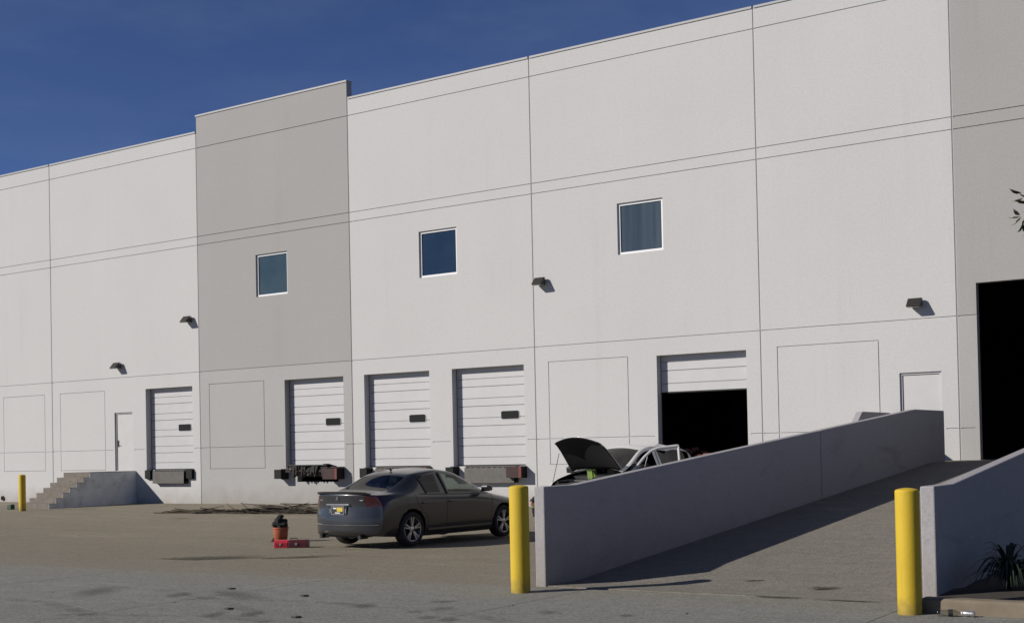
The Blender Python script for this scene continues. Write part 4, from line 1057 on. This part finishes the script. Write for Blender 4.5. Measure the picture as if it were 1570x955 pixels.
b = MB(); b.box(-.12, -.03, yp - .010, yp - .0065, .735, .76); b.box(-.07, .06, yp - .010, yp - .0065, .655, .675); b.build('plate_text', M['platewht'], pf, world=False)
for sx in (1, -1):
    b = MB(); b.box(sx * .20 - .012, sx * .20 + .012, yp - .008, yp - .002, .66, .74); b.build('plate_lamp', M['chrome'], car, world=False)
ye = rearpt(0, .93)
b = MB(); b.prism([(-.035, .885), (-.022, .885), (-.004, .945), (.004, .945), (.022, .885), (.035, .885), (.012, .955), (-.012, .955)], ye - .02, ye + .01, axis=1); b.build('boot_emblem', M['chrome'], car, world=False)
b = MB(); b.box(.47, .56, rearpt(.5, .90) - .006, rearpt(.5, .90) + .02, .885, .905); b.build('boot_badge', M['chrome'], car, world=False)
b = MB(); b.box(-.56, -.44, rearpt(-.5, .90) - .006, rearpt(-.5, .90) + .02, .888, .902); b.build('boot_badge', M['chrome'], car, world=False)
# spoiler lip, bumper moulding, exhausts, fin
b = MB(); prof = []
xs = [-.63 + .09 * i for i in range(15)]
pts = []
for x in xs:
    y0 = -2.40 + .10 * (abs(x) / .7) ** 3; z0 = 1.035 - .02 * (abs(x) / .7) ** 4; pts += [(x, y0 + .16, z0 - .02), (x, y0 - .005, z0 + .018), (x, y0 + .01, z0 - .022), (x, y0 + .15, z0 - .05)]
n = len(xs); b.add(pts, [(i * 4 + j, (i + 1) * 4 + j, (i + 1) * 4 + (j + 1) % 4, i * 4 + (j + 1) % 4) for i in range(n - 1) for j in range(4)] + [(0, 1, 2, 3), tuple((n - 1) * 4 + j for j in range(4))]); b.build('spoiler', gp, car, world=False, smooth=True)
b = MB(); pts = []
for i in range(25):
    x = -.80 + 1.6 * i / 24; h = bvh.ray_cast(Vector((x, -4, .44)), Vector((0, 1, 0)))[0]
    if h: pts.append((x, h.y - .004, .44))
b.tube(pts, .008, 6); b.build('bumper_moulding', M['chrome'], parts[14], world=False, smooth=True)
b = MB(); pts = []
for i in range(25):
    x = -.78 + 1.56 * i / 24; h = bvh.ray_cast(Vector((x, -4, .605)), Vector((0, 1, 0)))[0]
    if h: pts.append((x, h.y - .0, .605))
b.tube(pts, .006, 4); b.build('bumper_gap', M['blacktrim'], car, world=False)
b = MB(); b.box(-.50, .50, -2.30, -2.0, .21, .30); b.build('rear_valance', M['blacktrim'], car, world=False, bevel=.02)
for sx in (1, -1):
    b = MB(); b.lathe([(.035, -.08), (.038, -.08), (.038, .12), (.03, .12), (.03, -.075)], (sx * .50, -2.30, .225), 20, 'y'); b.build('exhaust_pipe', M['bsteel'], car, world=False, smooth=True)
b = MB(); b.tube([(0, -.98, 1.41), (0, -1.03, 1.45)], [.022, .012], 10); b.build('antenna', M['blacktrim'], car, world=False, smooth=True)
b = MB(); b.tube([(0, -1.0, 1.415), (.02, -1.05, 1.42)], .03, 8)

# --- white car with raised bonnet and open driver's door
wcar = empty('broken_down_car', (-14.97, -3.16, -.085), math.radians(180 - 6), 'white car with its bonnet up and driver door open by the raised dock door', 'car')
def sv(lst, fz=1.25): return [(y, k, [(p[0] * 1.01, p[1] * fz if p[1] > .3 else p[1] + .02, *(p[2:])) for p in pr]) for y, k, pr in lst]
suv = sv(sedan)
for i in range(3, 11):
    y, k, pr = suv[i]; suv[i] = (y, k, [(p[0] - (.025 if j == 6 else 0), *p[1:]) if False else ((pr[5][0] - .04, pr[5][1] + .022, *p[2:]) if j == 6 else p) for j, p in enumerate(pr)])
suv[0] = (2.30, .34, [(p[0], p[1] - .02, *p[2:]) for p in suv[0][2]])
for i, dz in ((9, .16), (10, .30), (11, .36), (12, .18)):
    y, k, pr = suv[i]; suv[i] = (y, k, [(p[0], p[1] + (dz if j >= 5 else 0), *p[2:]) for j, p in enumerate(pr)])
wp = M['whitepaint']
PW = dict(PM); PW.update(body=wp, bonnet=wp, boot_lid=wp, front_door=wp, rear_door=wp, front_bumper=wp, rear_bumper=wp, arch=.38, wr=.34, side_window=M['carglass'], rear_window=M['tintglass'])
wparts, wb = make_car(wcar, suv, 2.74, 'whitepaint', PW, quarter=True)
for sx in (1, -1):
    for ya in (1.37, -1.37): wheel(wcar, sx * .81, ya, .34, .22, sx)
cabin(wcar, .05, 1.08)
for i_ in (7, 8, 9, 11, 12): wparts[i_].data.materials[0] = M['tintglass']
# bonnet: swing up about its rear edge, give it thickness and a dark inner panel
bo_ = wparts[1]; hy, hz = 1.06, 1.13; A = math.radians(55)
for v in bo_.data.vertices:
    y, z = v.co.y - hy, v.co.z - hz; v.co.y = hy + y * math.cos(A) - z * math.sin(A); v.co.z = hz + y * math.sin(A) + z * math.cos(A) + .06
inner = bo_.copy(); inner.data = bo_.data.copy(); inner.name = 'bonnet_lining'; C.objects.link(inner); inner.parent = bo_; inner.data.materials[0] = M['blackcloth']
nv = Vector((0, math.sin(A), -math.cos(A))) * .035
for v in inner.data.vertices: v.co = Vector((v.co.x * .985, v.co.y, v.co.z)) + nv
for o_ in (bo_, inner):
    sm = o_.modifiers.new('thick', 'SOLIDIFY'); sm.thickness = .012
    try: o_.data.attributes.remove(o_.data.attributes['custom_normal'])
    except Exception: pass
b = MB(); b.tube([(.62, 2.0, .92), (.45, 1.95, 1.62)], .007, 6); b.build('prop_rod', M['bsteel'], wcar, world=False)
# engine bay
b = MB(); b.box(-.66, .66, 1.10, 2.12, .55, .60); b.box(-.68, .68, 1.06, 1.10, .55, 1.06); b.box(-.60, .60, 2.06, 2.16, .55, .86); b.build('engine_bay', M['blacktrim'], wcar, world=False)
b = MB(); b.box(-.30, .28, 1.32, 1.85, .60, .93); b.box(-.24, .20, 1.40, 1.74, .93, .985); b.build('engine', M['black'], wcar, world=False, bevel=.03)
b = MB(); b.tube([(.22, 1.5, .95), (.45, 1.62, .95), (.55, 1.9, .92)], .045, 12); b.tube([(-.30, 1.9, .86), (.1, 2.0, .90), (.42, 1.98, .88)], .028, 10); b.build('intake_hose', M['black'], wcar, world=False, smooth=True)
b = MB(); b.box(.36, .60, 1.25, 1.50, .72, .95); b.build('battery', M['bsteel'], wcar, world=False, bevel=.01)
b = MB(); b.lathe([(0, 0), (.08, 0), (.08, .10), (.03, .14), (0, .14)], (-.50, 1.35, .90), 16); b.build('fluid_tank', M['lens'], wcar, world=False, smooth=True)
b = MB(); b.box(-.55, .50, 2.02, 2.06, .86, .91); b.build('radiator_support', M['bsteel'], wcar, world=False)
# driver door: car's left side (index 4 door, 10 window) swings out about the A pillar foot
DA = math.radians(-46); hx_, hy_ = -.90, .98
def swing(o_):
    for v in o_.data.vertices:
        x, y = v.co.x - hx_, (v.co.y - hy_) * .86
        v.co.x = hx_ + x * math.cos(DA) - y * math.sin(DA); v.co.y = hy_ + x * math.sin(DA) + y * math.cos(DA)
    try: o_.data.attributes.remove(o_.data.attributes['custom_normal'])
    except Exception: pass
swing(wparts[4])
bpy.data.objects.remove(wparts[10])
b = MB(); fr_ = [(-.92, 1.02, 1.08), (-.86, .80, 1.26), (-.79, .56, 1.49), (-.75, .38, 1.62), (-.73, .18, 1.69), (-.71, -.36, 1.735), (-.715, -.405, 1.735), (-.72, -.41, 1.70), (-.80, -.41, 1.42), (-.90, -.41, 1.12)]
for a_, c_ in zip(fr_, fr_[1:]):
    pass
b.tube([Vector(p) for p in fr_], .036, 8)
df = b.build('door_frame', wp, wparts[4], world=False, smooth=True); swing(df)
b = MB(); b.tube([(-.86, .62, 1.10), (-.80, .48, 1.50)], .014, 6); g_ = b.build('window_divider', wp, wparts[4], world=False); swing(g_)
b = MB(); b.prism([(.5, 1.12), (.3, 1.12), (.2, 1.05), (-.36, 1.1), (-.38, .45), (.9, .45), (.9, 1.05)], -.87, -.84, axis=0); g_ = b.build('door_card', M['black'], wparts[4], world=False); swing(g_)
for sd_n in (1, -1):
    b = MB(); ribbon(wb, densify([(-.40, 1.14), (-.42, 1.35), (-.44, 1.60)]), w_=.05, lift=.001, b=b, side=sd_n); b.build('window_pillar', wp, wcar, world=False)
    b = MB(); xm = .91 * sd_n; b.prism([(.64, 1.12), (.62, 1.26), (.68, 1.30), (.80, 1.26), (.78, 1.13)], min(xm + .02 * sd_n, xm + .22 * sd_n), max(xm + .02 * sd_n, xm + .22 * sd_n), axis=0)
    b.tube([(xm - .05 * sd_n, .74, 1.10), (xm + .05 * sd_n, .72, 1.16)], .025, 8)
    if sd_n > 0: b.build('mirror', M['blacktrim'], wcar, world=False, bevel=.02)
    else: g_ = b.build('mirror', M['blacktrim'], wparts[4], world=False, bevel=.02); swing(g_)
b = MB(); b.prism([(-.18, .0), (.18, .0), (.2, .02), (-.2, .02)], 0, 0.01, axis=0)

# hi-vis vest laid over the wing, rubble inside the door
def drape(name, c, wx, wy, mat, folds=7, h=.3):
    b = MB(); n = 12; vs = []
    for i in range(n + 1):
        for j in range(n + 1):
            u, v = i / n - .5, j / n - .5
            z = -h * max(0, abs(v) * 2 - .35) ** 1.3 + .018 * math.sin(u * folds * 3 + v * 4) + .012 * math.sin(v * 17)
            vs.append((c[0] + u * wx + .02 * math.sin(v * 9), c[1] + v * wy * (1 - .35 * max(0, abs(v) * 2 - .35)), c[2] + z))
    b.add(vs, [(i * (n + 1) + j, (i + 1) * (n + 1) + j, (i + 1) * (n + 1) + j + 1, i * (n + 1) + j + 1) for i in range(n) for j in range(n)])
    o = b.build(name, mat, loc=c, smooth=True, fixn=False); s_ = o.modifiers.new('t', 'SOLIDIFY'); s_.thickness = .008; return o
vest = drape('safety_vest', (-14.84, -4.88, 1.12), .13, .34, M['hivis'], h=.34); tag(vest, 'lime hi-vis vest draped over the open engine bay of the white car', 'vest')
rnd = random.Random(8)
pile = empty('brick_heap', (-15.0, .9, 1.165), label='heap of terracotta bricks inside the half raised dock door', cat='bricks')
for k in range(44):
    x = -15.0 + rnd.uniform(-.75, .75); y = .9 + rnd.uniform(-.35, .35); z = 1.20 + rnd.random() * .36 * max(0, 1 - abs((x + 15.0) / .8) ** 2)
    mt = Matrix.Translation((x, y, z)) @ Matrix.Rotation(rnd.uniform(0, 3), 4, 'Z') @ Matrix.Rotation(rnd.uniform(-.5, .5), 4, 'X')
    b = MB(); b.box(-.10, .10, -.05, .05, -.033, .033, mat=mt); b.build('brick', M['brick' if rnd.random() < .6 else 'brick2'], pile, bevel=.004, seg=1)
# ------------------------------------------------------------------ crouching worker
def skin_obj(name, nodes, edges, rad, mat, parent, rooti=0, sub=2):
    me = bpy.data.meshes.new(name); me.from_pydata(nodes, edges, []); o = bpy.data.objects.new(name, me); C.objects.link(o)
    sk = o.modifiers.new('skin', 'SKIN'); sk.use_smooth_shade = True
    for i, r in enumerate(rad): me.skin_vertices[0].data[i].radius = (r, r) if not isinstance(r, tuple) else r
    me.skin_vertices[0].data[rooti].use_root = True
    sb = o.modifiers.new('sub', 'SUBSURF'); sb.levels = sub; sb.render_levels = sub
    dg = bpy.context.evaluated_depsgraph_get(); dg.update(); nm = bpy.data.meshes.new_from_object(o.evaluated_get(dg)); bpy.data.objects.remove(o)
    nm.materials.clear(); nm.materials.append(mat); nm.name = name
    for p in nm.polygons: p.use_smooth = True
    o = bpy.data.objects.new(name, nm); C.objects.link(o); o.parent = parent; return o
px_, py_ = -15.33, -6.69
pe = empty('person', (px_, py_, gz(px_, py_)), a0, 'worker in a lime hi-vis vest and dark trousers crouching behind the ramp wall end', 'person')
# local: x forward (image right), y left, z up
N = [(0, 0, .40), (.07, 0, .52), (.16, 0, .66), (.25, 0, .76), (.32, 0, .80), (.38, 0, .83)]
E_ = [(0, 1), (1, 2), (2, 3), (3, 4), (4, 5)]
RD = [(.16, .15), (.145, .13), (.165, .13), (.13, .10), .06, .058]
def limb(pts, rs, frm):
    s_ = frm
    for p, r in zip(pts, rs): N.append(p); RD.append(r); E_.append((s_, len(N) - 1)); s_ = len(N) - 1
    return s_
hands = {}
for sg in (-1, 1):
    hands[sg] = limb([(.14, .20 * sg, .735), (-.06, .27 * sg, .58), (.14, .26 * sg, .49), (.30, .17 * sg, .47)], [.062, .048, .040, .028], 3)
    limb([(.04, .11 * sg, .37), (.40, .19 * sg, .47), (.22, .16 * sg, .22), (.12, .14 * sg, .09), (.18, .145 * sg, .045), (.33, .155 * sg, .035)], [.095, .072, .062, .042, .042, .034], 0)
# head: neck top then skull
body = skin_obj('body', N, E_, RD, M['skin'], pe)
def shell(name, mat, test, off):
    me = body.data.copy(); bm = bmesh.new(); bm.from_mesh(me)
    bmesh.ops.delete(bm, geom=[f for f in bm.faces if not test(f.calc_center_median())], context='FACES')
    for v in bm.verts: v.co += v.normal * off
    bm.to_mesh(me); bm.free(); me.materials.clear(); me.materials.append(mat); me.name = name
    o = bpy.data.objects.new(name, me); C.objects.link(o); o.parent = pe
    s_ = o.modifiers.new('t', 'SOLIDIFY'); s_.thickness = .006; return o
legs = lambda c: c.z < .50 and not (c.x > .03 and abs(c.y) > .14 and c.z > .45 and c.x < .34 and abs(c.y) < .30 and False)
arm = lambda c: (c.z > .42 and abs(c.y) > .175 and c.x < .36 and c.z < .70)
shell('trousers', M['pants'], lambda c: c.z < .455 and c.z > .085 and not (c.z > .44 and abs(c.y) > .2 and c.x < .33) or (c.z >= .455 and c.x > .33 and c.z < .6), .010)
shell('boots', M['blackcloth'], lambda c: c.z <= .10, .014)
shell('black_shirt', M['blackcloth'], lambda c: .455 <= c.z < .80 and abs(c.y) < .215 and not (c.x > .33) and not arm(c) or (abs(c.y) >= .17 and c.z > .62), .008)
vo_ = shell('safety_vest', M['hivis'], lambda c: .47 <= c.z < .84 and abs(c.y) < .165 and c.x < .31, .020)
b = MB()
for zz, xx, rr_ in ((.56, .10, .168), (.70, .19, .178)):
    b.tube([(xx - .75 * rr_ * math.cos(a), rr_ * .92 * math.sin(a), zz + .4 * rr_ * math.cos(a)) for a in [-1.35 + 2.7 * k / 12 for k in range(13)]], .014, 6)
b.build('reflective_band', M['reflect'], vo_, world=False, smooth=True)
# head with features
hc = Vector((.45, 0, .815))
def ico(name, c, r, mat, par, sub=3, f=None):
    bm = bmesh.new(); bmesh.ops.create_icosphere(bm, subdivisions=sub, radius=1)
    for v in bm.verts:
        p = v.co.copy()
        if f: p = f(p)
        v.co = Vector((p.x * r[0], p.y * r[1], p.z * r[2])) + Vector(c)
    me = bpy.data.meshes.new(name); bm.to_mesh(me); bm.free(); me.materials.append(mat)
    for p in me.polygons: p.use_smooth = True
    o = bpy.data.objects.new(name, me); C.objects.link(o); o.parent = par; return o
def face(p):
    q = p.copy()
    if p.x > 0:                                     # chin, nose, brow
        q.x += .22 * math.exp(-((p.y / .16) ** 2 + ((p.z + .12) / .18) ** 2)); q.x += .06 * math.exp(-((p.z - .22) / .12) ** 2)
        for s_ in (1, -1): q.x -= .10 * math.exp(-(((p.y - .33 * s_) / .16) ** 2 + ((p.z - .06) / .10) ** 2))
        q.x -= .05 * math.exp(-((p.z + .33) / .05) ** 2 - (p.y / .3) ** 2)
    if p.z < -.2: q.y *= 1 - .35 * (-.2 - p.z); 
    return q
head = ico('head', hc, (.098, .078, .118), M['skin'], pe, 4, face)
for s_ in (1, -1):
    ico('ear', hc + Vector((-.005, .078 * s_, 0)), (.018, .010, .030), M['skin'], head, 2); ico('eye', hc + Vector((.083, .028 * s_, .01)), (.011, .012, .010), M['platewht'], head, 2); ico('pupil', hc + Vector((.0925, .028 * s_, .01)), (.004, .005, .005), M['black'], head, 2)
ico('hair', hc + Vector((-.014, 0, .018)), (.098, .086, .112), M['hair'], head, 3, lambda p: Vector((min(p.x, .45), p.y, max(p.z, -.35))))
ico('mouth', hc + Vector((.093, 0, -.052)), (.008, .024, .005), M['brick'], head, 2)
# hands: palm, four fingers and a thumb each, curled down over the work
for sg in (-1, 1):
    w0 = Vector((.30, .17 * sg, .47))
    Nn = [tuple(w0), tuple(w0 + Vector((.045, -.01 * sg, -.012))), tuple(w0 + Vector((.085, -.015 * sg, -.025)))]
    Ee = [(0, 1), (1, 2)]; Rr = [.026, (.036, .018), (.036, .016)]
    ends_ = []
    for k, (oy, l) in enumerate(((-.030, .062), (-.010, .074), (.010, .070), (.030, .054))):
        base = w0 + Vector((.095, -.015 * sg + oy, -.028)); p1 = base + Vector((l * .5, oy * .1, -.012)); p2 = p1 + Vector((l * .28, 0, -.03)); p3 = p2 + Vector((.0, 0, -.028))
        i0 = len(Nn); Nn += [tuple(base), tuple(p1), tuple(p2), tuple(p3)]; Rr += [.0105, .0092, .0085, .007]; Ee += [(2, i0), (i0, i0 + 1), (i0 + 1, i0 + 2), (i0 + 2, i0 + 3)]
    t0 = w0 + Vector((.035, .035 * -sg, -.012)); i0 = len(Nn); Nn += [tuple(t0), tuple(t0 + Vector((.03, -.02 * sg, -.02))), tuple(t0 + Vector((.055, -.022 * sg, -.035)))]; Rr += [.013, .011, .008]; Ee += [(1, i0), (i0, i0 + 1), (i0 + 1, i0 + 2)]
    skin_obj('hand', Nn, Ee, Rr, M['skin'], pe, 0, 1)
